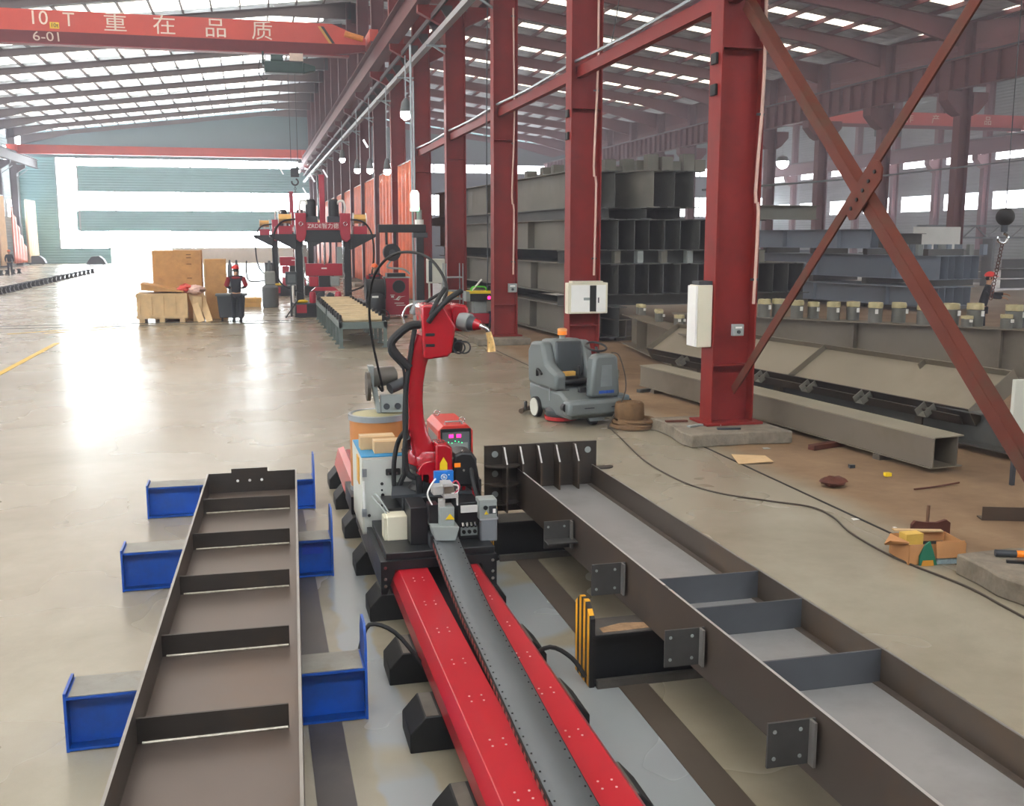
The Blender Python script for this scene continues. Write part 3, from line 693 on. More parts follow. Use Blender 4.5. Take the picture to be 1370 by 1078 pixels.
for i, (x, tx) in enumerate(((-1.98, .42), (-1.72, .4))):
    t = thing('pine_board', ['wide pine board leaning on the low crate', 'narrow pine board leaning beside the wide one'][i], 'board', (x, 33.6, 0), 0, 'boards leaning on the crates')
    b = MB(); b.bar((x + tx * .8, 33.25, .015), (x, 34.2 if i else 33.9, 1.0), .2, .03, (0, 1, 0)); b.build('board', PINE, t)
t = tag(MB().box(-1.9, -1.62, 33.6, 34.2, 0, .78).build('pine_block', PINE), 'short upright pine offcut between the low crate and leaning boards', 'board')
def crumple(c, r, seed, n=14):
    rn = random.Random(seed); b = MB(); b.sph(c, r, n, 9)
    b.v = [tuple(c[i] + (p[i] - c[i]) * (1 + rn.uniform(-.3, .3)) for i in range(3)) for p in b.v]; return b
t = thing('plastic_bag', 'crumpled red and white plastic sheeting lying on the crates', 'plastic bag', (-2, 33.9, .95))
crumple((-2.1, 33.8, 1.03), (.22, .2, .13), 3).build('red_sheet', mat('bag_red', 'd8483a', .4, var=.1), t, smooth=20); crumple((-1.8, 33.75, .98), (.26, .2, .14), 4).build('white_sheet', mat('bag_pink', 'e0b8a8', .4, var=.2, scale=9), t, smooth=20)
t = thing('work_bin', 'dark grey wheeled bin in front of the worker by the crates', 'bin', (-.72, 33.5, 0))
b = MB(); b.prism([(-1.1, .12), (-.36, .12), (-.3, .82), (-1.16, .82)], 'y', 33.35, 33.95); b.build('body', CHARC, t, bevel=.02); MB().box(-1.2, -.24, 33.3, 34.0, .8, .86).build('rim', GREY, t)
for x in (-1.02, -.44): MB().cyl((x - .03, 33.5, .06), (x + .03, 33.5, .06), .06).build('wheel', BLACKMAT, t)
P = gnd(318, 431)
person('worker in red helmet and dark red-yoked jacket, seen from behind by the crates', (P.x, P.y, 0), PI, HELM, NAVY, WRED, NAVY,
       [((-.30, -.06, 1.12), (-.18, -.28, 1.05), (-.12, -.42, 1.05)), ((.30, -.06, 1.12), (.18, -.28, 1.05), (.12, -.42, 1.05))], .06, .06)
for i in range(2):
    a = gnd(327, 411); z = i * .17
    t = tag(MB().box(a.x - .1, a.x + .62 + .02 * i, a.y, a.y + .9, z, z + .165).build('timber_block', mat('timber', 'd8a860', .7, var=.1), bevel=.01), ['lower', 'upper'][i] + ' of two stacked yellow timbers behind the worker', 'timber', 'timbers behind the worker')
for i, px in enumerate((307, 316)):
    a = at(px, 347, 52.); t = thing('gas_cylinder', ['left', 'right'][i] + ' of the two grey gas cylinders beyond the worker', 'gas cylinder', (a.x, 52, 0), 0, 'gas cylinders')
    MB().lathe([(.115, 0), (.115, 1.2), (.09, 1.32), (.04, 1.38)], (a.x, 52, 0), 14).build('bottle', GREY, t); MB().lathe([(.05, 1.38), (.05, 1.5), (.02, 1.54)], (a.x, 52, 0), 10).build('valve_cap', CHARC, t)
# worker and roller stands on the far left
P = gnd(14, 368)
person('distant worker in orange-red helmet standing by the far left wall', (P.x, P.y, 0), .4, HELMO, NAVY, None, NAVY,
       [((-.26, .02, 1.14), (-.24, -.12, .92), (-.24, -.2, .84)), ((.26, .02, 1.14), (.24, -.12, .92), (.24, -.2, .84))])
def stand(lab, x, y, grp, s=1.):
    t = thing('roller_stand', lab, 'roller stand', (x, y, 0), 0, grp)
    b = MB(); b.prism([(x - .32 * s, 0), (x + .32 * s, 0), (x + .2 * s, .12 * s), (x + .12 * s, .5 * s), (x - .12 * s, .5 * s), (x - .2 * s, .12 * s)], 'y', y - .12, y + .12); b.build('bracket', BLACKMAT, t)
    MB().cyl((x - .25 * s, y - .05, .52 * s), (x + .25 * s, y - .05, .52 * s), .12 * s, n=10).build('roller', CHARC, t); return t
A_, B_ = gnd(-6, 395), gnd(124, 365)
for i in range(24):
    u = i / 23.; px = -6 + 130 * u; q = gnd(px, 395 - 30 * u); stand('dark roller stand on the left floor, %s from the near end' % ORD[i], q.x, q.y, 'row of dark roller stands', .52)
for i in range(4):
    q = gnd(2 + 8 * i, 368 - .8 * i); stand('dark roller stand behind the distant left worker, %s from the left' % ORD[i], q.x, q.y, 'roller stands behind the distant worker', .55)
for (px, py, lab) in ((130, 355, 'low dark covered cart before the doorway'), (50, 354, 'low dark covered cart in the far left corner')):
    q = gnd(px, py); t = thing('covered_cart', lab, 'cart', (q.x, q.y, 0)); MB().prism([(q.x - .9, .1), (q.x + .9, .1), (q.x + .65, .6), (q.x + .3, .9), (q.x - .4, .85), (q.x - .7, .5)], 'y', q.y - .5, q.y + .5).build('cover', CHARC, t, bevel=.05)
    for s_ in (-.6, .6): MB().cyl((q.x + s_ - .05, q.y - .3, .1), (q.x + s_ + .05, q.y - .3, .1), .1, n=10).build('wheel', BLACKMAT, t)
# curtains
def curtain(lab, x, y0, y1, z0, z1, m, grp):
    t = thing('welding_curtain', lab, 'curtain', (x, (y0 + y1) / 2, z0), 0, grp); ph = random.uniform(0, 6); fr = random.uniform(4., 6.)
    MB().grid(lambda u, v: (x + .13 * math.sin(u * fr * 2 * PI + ph + .6 * math.sin(3 * v)) * (1.1 - .5 * v), y0 + (y1 - y0) * u, z0 + (z1 - z0) * v), 84, 10).build('sheet', m, t, solid=.008)
    MB().cyl((x, y0, z1 + .04), (x, y1, z1 + .04), .03, n=8).build('rail', GALV, t)
for k in range(4, 14):
    ya, yb = Y0 + BAY * k + .35, Y0 + BAY * (k + 1) - .35
    lab = ['nearest orange welding curtain, behind the post with the green lamp', 'second nearest orange welding curtain between the red columns'][k - 4] if k < 6 else 'orange welding curtain between red columns, %s from the camera' % ORD[k - 4]
    curtain(lab, XM - .05, ya, yb, .25, 5.5, ORANGE, 'orange curtains of the middle row')
for i, (px0, px1, m) in enumerate(((0, 9, CURTW), (37, 51, CURTW), (-20, -6, ORANGE))):
    x = XL + .95; y0 = x / (ray(px0, 330).x) * ray(px0, 330).y; y1 = x / (ray(px1, 330).x) * ray(px1, 330).y
    curtain(['pale curtain on the left wall behind the distant worker', 'pale yellow curtain in the corner beside the end wall', 'orange curtain on the left wall near the picture edge'][i], x, y0, y1, .2, 6.2, m, 'curtains of the left wall')
x = XL + 1.15; y0 = x / ray(18, 330).x * ray(18, 330).y; y1 = x / ray(36, 330).x * ray(36, 330).y
t = thing('welding_curtain', 'orange curtain sagging into a triangle behind the left wall columns', 'curtain', (x, y0, .3))
MB().grid(lambda u, v: (x + .1 * math.sin(u * 30), y0 + (y1 - y0) * u, .3 + v * (5.2 - 4.2 * u)), 40, 8).build('sheet', ORANGE, t, solid=.008)

# ================================================================== gantry welding machine
MRED = mat('machine_red', 'a81830', .35, var=.06, coat=.2)
def machine(lab, loc):
    """local: x across (0 = middle), y depth, front at 0"""
    t = thing('gantry_welder', lab, 'welding machine', loc)
    def B(n, b, m, p=None, **k): return b.build(n, m, p or t, local=True, **k)
    base = MB().box(-1.0, 1.35, 0, 2.2, .0, .42); B('base', base, BLACK, bevel=.02)
    b = MB(); b.box(-.95, -.62, -.02, .5, .14, .42); B('base_box', b, MRED)
    B('base_plate', MB().box(-1.05, 1.4, -.05, 2.25, .42, .47), CHARC)
    for sx in (-1, 1):
        b = MB(); b.box(sx * .66, sx * .92, .5, .9, .47, 3.0); u = B('upright', b, BLACK, bevel=.015)
        B('rail', MB().box(sx * .64, sx * .68, .46, .5, .5, 2.9), CHROME, u)
        b = MB(); b.prism([(sx * .55, 2.75), (sx * .6, 2.55), (sx * .75, 2.45), (sx * .88, 2.55), (sx * .9, 3.4), (sx * .55, 3.4)], 'y', .1, .75); h = B('head_box', b, MRED, bevel=.02)
        B('handle', MB().ring((sx * .72, .08, 3.05), .06, .012, (0, 1, 0)), CHROME, h)
        b = MB(); b.prism([(sx * .88, 2.2), (sx * 1.0, 2.25), (sx * 1.72, 2.62), (sx * 1.74, 2.72), (sx * .88, 2.72)], 'y', .15, .9); B('wing', b, BLACK, bevel=.01)
        b = MB(); b.box(sx * 1.0, sx * 1.45, .2, .7, 2.72, 2.98); B('wing_box', b, MRED)
        b = MB(); b.cyl((sx * 1.02, .4, 3.22), (sx * 1.42, .4, 3.22), .15, n=18); sp = B('wire_spool', b, BRASS)
        b = MB(); b.cyl((sx * 1.0, .4, 3.22), (sx * 1.02, .4, 3.22), .2); b.cyl((sx * 1.42, .4, 3.22), (sx * 1.44, .4, 3.22), .2); b.cyl((sx * 1.22, .4, 2.98), (sx * 1.22, .4, 3.1), .05); B('spool_flange', b, WHITE, sp)
        B('flux_tank', MB().lathe([(.17, 0), (.17, .5), (.12, .56)], (sx * .38, .45, 3.3), 16), BLACK)
        B('drive_box', MB().box(sx * .16, sx * .55, .3, .75, 2.95, 3.3), CHARC)
        B('hose', MB().tube([(sx * .45, .4, 3.45), (sx * .5, .35, 3.75), (sx * .68, .35, 3.8), (sx * .74, .35, 3.6), (sx * .72, .4, 3.4)], .04, 8), WHITE)
        B('cable', MB().tube([(sx * .88, .2, 3.2), (sx * 1.35, .2, 3.1), (sx * 1.62, .15, 2.6), (sx * 1.6, .1, 1.6), (sx * 1.35, .1, 1.05), (sx * .75, .1, .8)], .03, 8), BLACKMAT)
        B('small_cable', MB().tube([(sx * .7, .4, 2.3), (sx * .62, .35, 1.6), (sx * .66, .3, 1.3), (sx * .35, .2, 1.0)], .018, 6), GREYLT)
        b = MB(); b.lathe([(.09, .47), (.11, .5), (.11, .78), (.08, .84)], (sx * .42, -.02, 0), 16); B('clamp_post', b, MRED)
        B('press_wheel', MB().cyl((sx * .16, -.05, .68), (sx * .16, .05, .68), .13, n=20), CHARC)
        B('torch', MB().tube([(sx * .3, .4, 1.5), (sx * .26, .4, 1.1), (sx * .1, .35, .85)], .04, 8), CHARC)
    b = MB(); b.box(-.58, .58, .12, .5, 2.85, 3.1); bm = B('crossbeam', b, MRED, bevel=.01)
    B('beam_underside', MB().box(-.6, .6, .2, .8, 2.45, 2.85), BLACK)
    x0 = t.location
    text('lettering', 'ZRDE智力德', WHITE, bm, (x0.x + 0, x0.y + .112, 2.975), .185, sx=1.0)
    b = MB(); b.box(-.6, .6, .3, .7, 1.35, 1.75); lb = B('lower_beam', b, MRED, bevel=.01)
    B('logo_plate', MB().box(-.09, .09, .292, .3, 1.57, 1.62), WHITE, lb)
    B('mast', MB().box(-.09, .09, .35, .6, 2.8, 4.65), MRED, bevel=.01); B('mast_rail', MB().box(-.14, -.1, .36, .6, 3.2, 4.62), BLACK)
    B('screw_rod', MB().cyl((.02, .3, 1.7), (.02, .3, 2.5), .025), CHROME)
    B('carriage', MB().box(-.18, .18, .2, .5, .95, 1.35), BLACK); B('red_clamp', MB().box(-.5, -.2, .15, .5, 1.0, 1.33), MRED, bevel=.03); B('grey_clamp', MB().box(.2, .5, .15, .5, 1.0, 1.33), GREYLT, bevel=.03)
    B('yoke', MB().prism([(-.45, .86), (.45, .86), (.3, .98), (-.3, .98)], 'y', .05, .3), MRED)
    B('grey_box', MB().box(.45, .62, .3, .5, 1.75, 2.3), GREYLT)
    B('yellow_bag', MB().sph((-.75, .1, .52), (.2, .1, .06), 12, 6), YEL)
    # pendant box on a stand
    b = MB(); b.box(-1.28, -.9, -.15, .05, 1.08, 1.5); pb = B('pendant_box', b, CHARC, bevel=.015)
    B('screen', MB().box(-1.22, -.96, -.156, -.15, 1.15, 1.42), GREY, pb)
    B('pendant_stand', MB().tube([(-1.1, -.05, 1.08), (-1.12, -.05, .05)], .035, 8, 1), CHARC); B('stand_brace', MB().tube([(-.9, -.2, .6), (-1.32, -.35, .02)], .025, 6, 1), BLACK)
    B('white_tube', MB().cyl((-1.05, -.1, .5), (-1.05, -.1, 1.05), .04), WHITE)
    return t
M0 = at(432, 400, 34.)
m1 = machine('dark red gantry welding machine with white lettering, at the end of the roller table', (2.27, 34.6, 0))
m2 = dup(m1, (1.75, 47.5, 0), label='second gantry welding machine, mostly hidden behind the lettered one')
for px, py, y, lab in ((362, 400, 40., 'grey pump unit on the floor left of the gantry welding machine'),):
    q = at(px, py, y); t = thing('pump_unit', lab, 'pump unit', (q.x, y, 0))
    q = Vector((q.x, y, 0))
    MB().lathe([(.28, 0), (.3, .1), (.3, .75), (.2, .85)], q, 16).build('tank', GREY, t); MB().box(q.x - .2, q.x + .2, y - .2, y + .2, .85, 1.35).build('pump_head', GREYLT, t, bevel=.04)
    MB().tube([(q.x - .2, y, 1.0), (q.x - .75, y, 1.0), (q.x - .85, y, 1.4), (q.x - .82, y, 1.75)], .025, 6).build('hose', BLACKMAT, t); MB().cyl((q.x, y, 1.35), (q.x, y, 1.75), .05).build('valve', GREY, t)

# roller table
t = thing('roller_table', 'grey framed roller table with tan rollers in front of the welding machine', 'roller table', (2.4, 27, 0))
GF = mat('frame_grey', '5f6a66', .5, var=.1)
TAN = mat('roller_tan', 'c4ae88', .4, .3, var=.15, scale=3)
RX0, RX1 = 1.9, 3.05
for (ya, yb) in ((24.5, 28.7), (29.0, 33.6)):
    b = MB(); b.box(RX0, RX0 + .08, ya, yb, .48, .62); b.box(RX1 - .08, RX1, ya, yb, .48, .62); b.box(RX0, RX1, ya, ya + .06, .46, .62); b.box(RX0, RX1, yb - .06, yb, .46, .62); b.build('frame', GF, t)
    n = 5
    for i in range(n):
        y = ya + .05 + (yb - ya - .1) * i / (n - 1)
        for x in (RX0 + .05, RX1 - .05): b = MB(); b.box(x - .04, x + .04, y - .04, y + .04, .03, .48); b.box(x - .07, x + .07, y - .07, y + .07, 0, .03); b.build('leg', GF, t)
    for i in range(6):
        y = ya + .3 + (yb - ya - .6) * i / 5
        b = MB(); b.cyl((RX0 + .12, y, .66), (RX1 - .1, y, .66), .085, n=14); r = b.build('roller', TAN, t)
        for x in (RX0 + .02, RX1 - .1): MB().box(x, x + .07, y - .09, y + .09, .62, .78).build('bearing_block', BLACKMAT, r, bevel=.02)
    MB().box(RX0 + .12, RX1 - .12, ya + .1, yb - .1, .52, .54).build('tray_board', mat('tray_tan', '5e4e3a', .6), t)
# wire drums beside the roller table
q = at(498, 405, 33.)
t = thing('cable_reel', 'black cable reel machine beside the dark red feeder cabinet', 'reel', (3.8, 33, 0))
b = MB(); b.lathe([(.3, 0), (.32, .05), (.32, .72), (.28, .78)], (3.75, 33., .1), 20); b.build('lower_drum', BLACK, t)
b = MB(); b.cyl((3.45, 33, 1.0), (4.02, 33, 1.0), .3, n=24); b.build('reel', BLACKMAT, t); b = MB(); b.cyl((3.42, 33, 1.0), (3.45, 33, 1.0), .36, n=24); b.cyl((4.02, 33, 1.0), (4.05, 33, 1.0), .36, n=24); b.build('reel_flange', BLACK, t)
MB().box(3.4, 4.1, 32.75, 33.25, 0, .1).build('base', BLACK, t); MB().tube([(3.9, 32.65, .35), (4.05, 32.5, .3), (4.12, 32.5, .1), (4.0, 32.4, .03)], .02, 6).build('cable', BLACKMAT, t); MB().box(3.6, 3.8, 32.66, 32.68, .72, .78).build('name_plate', WHITE, t)
person('worker in orange helmet standing behind the black cable reel', (3.82, 33.9, 0), .1, HELMO, NAVY, WRED, NAVY,
       [((-.22, -.02, 1.12), (-.12, -.2, 1.04), (-.08, -.3, 1.02)), ((.2, -.02, 1.12), (.12, -.2, 1.04), (.08, -.3, 1.02))], .06, 0)

# feeder cabinet
t = thing('feeder_cabinet', 'dark red steel cabinet with a round black window and white logo', 'cabinet', (4.5, 33.6, 0))
MB().box(4.12, 4.9, 33.5, 34.2, .06, 1.34).build('body', MRED, t, bevel=.01); MB().box(4.06, 4.94, 33.45, 34.25, 1.30, 1.34).build('lid_rim', GREYLT, t); MB().box(4.2, 4.8, 33.55, 34.1, 1.34, 1.46).build('top_tray', BLACK, t)
MB().cyl((4.57, 33.48, 1.03), (4.57, 33.5, 1.03), .2, n=28).build('window', BLACKMAT, t); MB().ring((4.57, 33.485, 1.03), .2, .012, (0, 1, 0), 28).build('window_ring', CHARC, t)
lg = MB(); lg.prism([(4.36, .62), (4.56, .62), (4.62, .7), (4.8, .72), (4.62, .68), (4.56, .58)], 'y', 33.485, 33.492); lg.build('logo_swash', WHITE, t)
lg = MB(); lg.box(4.28, 4.43, 33.486, 33.492, .745, .765); lg.box(4.31, 4.40, 33.486, 33.492, .67, .73); lg.prism([(4.44, .6), (4.5, .6), (4.62, .72), (4.56, .72)], 'y', 33.486, 33.492); lg.build('logo_mark', WHITE, t)
for z0_, x0_ in ((.475, 4.42), (.405, 4.48)):
    for k_ in range(7): MB().box(x0_ + k_ * .045, x0_ + k_ * .045 + .034, 33.486, 33.492, z0_, z0_ + .03).build('print_mark', WHITE, t)
b = MB()
for x in (4.2, 4.8):
    for y in (33.6, 34.1): b.box(x - .05, x + .05, y - .05, y + .05, 0, .06)
b.build('foot', BLACK, t); MB().box(4.15, 4.88, 33.46, 33.5, .08, .11).build('kick_strip', CHROME, t)
# post with the arm and signal light
px_, py_ = 4.72, 30.
t = thing('signal_post', 'black post with a long arm, a hanging camera and a white-green signal lamp', 'post', (px_, py_, 0))
MB().box(px_ - .11, px_ + .11, py_ - .11, py_ + .11, .02, 2.62).build('post', BLACK, t, bevel=.01); MB().box(px_ - .3, px_ + .3, py_ - .3, py_ + .3, 0, .02).build('base_plate', BLACK, t)
MB().box(px_ - 1.2, px_ + .18, py_ - .1, py_ + .1, 2.75, 2.98).build('arm', BLACK, t, bevel=.02); MB().box(px_ - .2, px_ + .22, py_ - .16, py_ + .16, 2.6, 2.75).build('collar', CHARC, t, bevel=.02)
b = MB(); b.box(px_ - 1.0, px_ - .93, py_ - .03, py_ + .03, 2.4, 2.75); b.box(px_ - .75, px_ - .68, py_ - .03, py_ + .03, 2.4, 2.75); b.build('hanger', BLACK, t)
hc = MB().cyl((px_ - .82, py_ - .14, 2.18), (px_ - .82, py_ + .14, 2.18), .25, n=22).build('hanging_camera', BLACKMAT, t); MB().cyl((px_ - .82, py_ - .18, 2.18), (px_ - .82, py_ - .14, 2.18), .09, n=18).build('lens', CHARC, hc)
MB().tube([(px_ - .85, py_, 1.95), (px_ - .95, py_, 1.75), (px_ - .5, py_, 1.7), (px_ - .3, py_, 1.55)], .03, 6).build('cable_loop', GREYLT, t)
MB().cyl((px_, py_, 2.98), (px_, py_, 3.12), .13).build('lamp_base', WHITE, t); MB().cyl((px_, py_, 3.12), (px_, py_, 3.4), .08).build('lamp_stem', GREYLT, t)
MB().lathe([(.13, 3.4), (.13, 3.86), (.08, 3.95)], (px_ - .12, py_, 0), 16).build('lamp_white', glow('stack_light_white', 'f6fff8', 2.5), t); MB().lathe([(.135, 3.36), (.135, 3.46)], (px_ - .12, py_, 0), 16).build('lamp_green', GLG, t)
MB().tube([(px_ - .12, py_, 3.95), (px_ - .12, py_, 7.0)], .025, 6, 1).build('mast', GALV, t)
t = thing('wall_conduit', 'thin pale vertical conduit rising beside the black signal post', 'conduit', (4.5, 30.6, 0)); MB().tube([(4.62, 30.6, 0), (4.62, 30.6, 8.1)], .035, 6, 1).build('pipe', GALV, t)
# cabinet on a stand behind the post
t = thing('control_cabinet', 'pale grey-green control cabinet on thin legs right of the black signal post', 'cabinet', (5.05, 29.5, 0))
MB().box(4.86, 5.36, 29.4, 29.75, 1.3, 2.0).build('box', CAB, t, bevel=.015); MB().box(4.88, 4.98, 29.385, 29.4, 1.35, 1.95).build('vent', CHARC, t)
for x in (4.92, 5.3): MB().box(x - .025, x + .025, 29.55, 29.6, 0, 1.3).build('leg', CAB, t)
t = thing('wire_rack', 'grey wire rack with glinting reels behind the robot elbow', 'rack', (5.4, 28, 0))
for z in (.2, .9, 1.5):
    MB().box(5.12, 5.62, 28.0, 28.5, z, z + .03).build('shelf', GALV, t)
for x in (5.12, 5.59):
    for y in (28.0, 28.47): MB().box(x, x + .03, y, y + .03, 0, 1.9).build('upright', GALV, t)
for i, z in enumerate((.23, .93)):
    u = thing('wire_reel', ['wire reel on the lowest shelf', 'wire reel on the middle shelf'][i] + ' of the grey wire rack', 'reel', (5.37, 28.25, z)); MB().lathe([(.19, 0), (.19, .03), (.1, .03), (.1, .2), (.19, .2), (.19, .23)], (5.37, 28.25, z), 18).build('flange', GREYLT, u); MB().lathe([(.15, .04), (.15, .19)], (5.37, 28.25, z), 18).build('wire', BRASS, u)
q = at(570, 400, 24.)
t = thing('grey_bin', 'grey lidded bin behind the robot elbow', 'bin', (q.x, 24, 0)); MB().lathe([(.26, .02), (.33, .1), (.34, .8)], (q.x, 24.2, 0), 4, Matrix.Rotation(PI / 4, 4, 'Z')).build('body', GREYLT, t, bevel=.04); MB().prism([(q.x - .34, .8), (q.x + .34, .8), (q.x + .28, 1.12), (q.x - .24, 1.12)], 'y', 23.95, 24.45).build('lid', GREY, t, bevel=.04)
# laser unit trolley behind the torch
q = at(640, 396, 29.)
t = thing('generator_cart', 'small cart carrying a black box with yellow top and green handle, behind the robot torch', 'cart', (q.x, 29, 0))
cx = q.x; gy = 28.8
MB().box(cx - .28, cx + .40, gy, gy + .5, .80, 1.02).build('black_box', BLACKMAT, t, bevel=.01); MB().box(cx - .30, cx + .36, gy - .02, gy + .52, 1.02, 1.09).build('yellow_top', YEL, t); MB().box(cx - .40, cx - .28, gy, gy + .5, .80, 1.08).build('side_plate', GREYLT, t)
MB().tube([(cx - .2, gy + .2, 1.09), (cx - .16, gy + .2, 1.2), (cx + .18, gy + .2, 1.2), (cx + .25, gy + .2, 1.09)], .028, 8).build('green_handle', GREENL, t); MB().cyl((cx + .27, gy - .02, .9), (cx + .27, gy, .9), .05).build('red_button', LEDR, t)
MB().tube([(cx - .2, gy + .2, 1.1), (cx - .05, gy + .2, 1.25), (cx + .1, gy + .2, 1.42)], .03, 6).build('white_lance', WHITE, t)
MB().box(cx - .16, cx + .22, gy + .08, gy + .45, .45, .80).build('bracket', GREYLT, t, bevel=.02); MB().box(cx - .2, cx + .3, gy + .05, gy + .5, .14, .45).build('cart_body', MRED, t, bevel=.03)
MB().cyl((cx + .3, gy + .2, .32), (cx + .6, gy + .2, .32), .18).build('blue_motor', mat('motor_navy', '1c2044', .4), t)
for x in (cx - .2, cx + .3):
    for y in (gy + .1, gy + .5): MB().cyl((x - .02, y, .12), (x + .02, y, .12), .12, n=14).build('wheel', BLACKMAT, t)
# flood lamps and slanting tubes along the runway
def flood(px, py, y, lab, r=.16):
    q = at(px, py, y); t = thing('flood_lamp', lab, 'lamp', q, 0, 'lit flood lamps'); t.location = q
    MB().lathe([(.05, .42), (r * .8, .3), (r * 1.1, .02), (r * 1.0, 0)], (q.x, q.y, q.z), 16).build('housing', GREY, t); MB().lathe([(r * .95, -.02), (r * .95, .0)], (q.x, q.y, q.z), 16).build('lens', LAMP, t)
    MB().sph((q.x, q.y, q.z - .06), (r * 1.05, r * 1.05, r * 1.1), 14, 8).build('bulb', LAMP, t)
    xx = XM - .32 if q.x < XM else q.x
    if abs(q.x - XM) < 2.5: MB().tube([(q.x, q.y, q.z + .4), (q.x, q.y, 8.2)], .02, 6, 1).build('drop_pipe', GALV, t)
    else: MB().tube([(q.x, q.y, q.z + .4), (q.x, q.y, roofz(q.x) - .2)], .02, 6, 1).build('drop_pipe', GALV, t)
flood(543, 150, 33, 'brightest lit flood lamp, hanging among the columns above the green signal lamp', .17)
for i, (px, py, y) in enumerate(((458, 212, 52), (478, 226, 47), (495, 226, 43), (518, 227, 39.5))): flood(px, py, y, 'small lit lamp above the orange curtains, %s from the left' % ORD[i], .13)
flood(1047, 216, 66, 'bright lit flood lamp seen right of the big front column', .4)
flood(401, 219, 100, 'tiny lit lamp at the far end of the runway, above its neighbour', .2)
flood(398, 228, 100, 'tiny lit lamp at the far end of the runway, below its neighbour', .2)
for i, (px, py, y) in enumerate(((489, 192, 42), (435, 232, 62), (418, 238, 70), (408, 256, 78), (376, 228, 90))):
    q = at(px, py, y); t = tag(MB().bar(q + Vector((-.002 * y, 0, .0035 * y)), q + Vector((.002 * y, 0, -.0035 * y)), .07, .07).build('tube_lamp', glow('tube_white', 'e8eaf0', 1.2)), 'short slanting white tube lamp under the runway, %s from the right' % ORD[i], 'lamp', 'slanting tube lamps')

# ================================================================== near left beam on blue supports
t = thing('steel_beam', 'open steel beam with five cross stiffeners lying on blue supports', 'steel beam', (-.2, 5.5, .3))
ztop, zb = .62, .302
def lb(y): return -.6 + (y - 3.63) * .028, .1 + (y - 3.45) * .0355
ya, yb = 1.2, 8.85
b = MB()
def flange(b, f, ya, yb, w, z0, z1, s):
    xa, xb_ = f(ya), f(yb)
    b.add([(xa, ya, z0), (xa + s * w, ya, z0), (xb_ + s * w, yb, z0), (xb_, yb, z0), (xa, ya, z1), (xa + s * w, ya, z1), (xb_ + s * w, yb, z1), (xb_, yb, z1)],
          [(0, 3, 2, 1), (4, 5, 6, 7), (0, 1, 5, 4), (1, 2, 6, 5), (2, 3, 7, 6), (3, 0, 4, 7)] if s > 0 else [(0, 1, 2, 3), (7, 6, 5, 4), (4, 5, 1, 0), (5, 6, 2, 1), (6, 7, 3, 2), (7, 4, 0, 3)])
MILLEDGE = mat('bright_steel_edge', '8e8a84', .35, .6, var=.15, scale=5)
for i, s in ((0, 1), (1, -1)):
    b = MB(); flange(b, lambda y: lb(y)[i], ya, yb, .014, zb, ztop, s); f_ = b.build('flange', mat('mill_warm', '574f48', .42, .35, var=.2, scale=1.6, dirt='6a5038', dirt_amt=.5, dscale=2.5), t)
    b = MB(); flange(b, lambda y: lb(y)[i], ya, yb, .014, ztop, ztop + .002, s); b.build('pale_edge', MILLEDGE, f_)  # paler strip along the top edge of each flange
b = MB(); zw = .45; b.add([(lb(ya)[0] + .014, ya, zw), (lb(ya)[1] - .014, ya, zw), (lb(yb)[1] - .014, yb, zw), (lb(yb)[0] + .014, yb, zw), (lb(ya)[0] + .014, ya, zw - .01), (lb(ya)[1] - .014, ya, zw - .01), (lb(yb)[1] - .014, yb, zw - .01), (lb(yb)[0] + .014, yb, zw - .01)],
      [(0, 1, 2, 3), (7, 6, 5, 4), (0, 4, 5, 1), (1, 5, 6, 2), (2, 6, 7, 3), (3, 7, 4, 0)])
b.build('web', mat('beam_web_mill', '665b54', .38, .4, var=.16, scale=.9, dirt='6e5744', dirt_amt=.6, dscale=.8), t)
for y in (8.2, 7.23, 6.3, 5.34, 4.39):
    x0, x1 = lb(y)[0] + .014, lb(y)[1] - .014
    b = MB(); b.prism([(x0, zw), (x1 - .045, zw), (x1 - .045, ztop - .065), (x1 - .045, ztop - .06), (x0 + .0, ztop - .055)], 'y', y - .006, y + .006); st = b.build('stiffener', MILLDARK, t)
    b = MB(); b.cyl((x0 + .02, y - .012, zw + .004), (x1 - .05, y - .012, zw + .004), .008, n=6); b.build('weld_seam', mat('weld_bright', '9a9488', .4, .7, var=.3, scale=40), st)
x0, x1 = lb(yb)
b = MB(); b.box(x0, x1, yb, yb + .014, zb, ztop); b.box(x0 + .2, x0 + .5, yb - .004, yb + .012, ztop - .15, ztop + .035); ep = b.build('end_plate', MILLDARK, t)
for k in range(3): MB().cyl((x0 + .25 + k * .1, yb - .007, ztop - .07), (x0 + .25 + k * .1, yb - .004, ztop - .07), .012, n=12).build('bolt_hole', WHITE, ep)

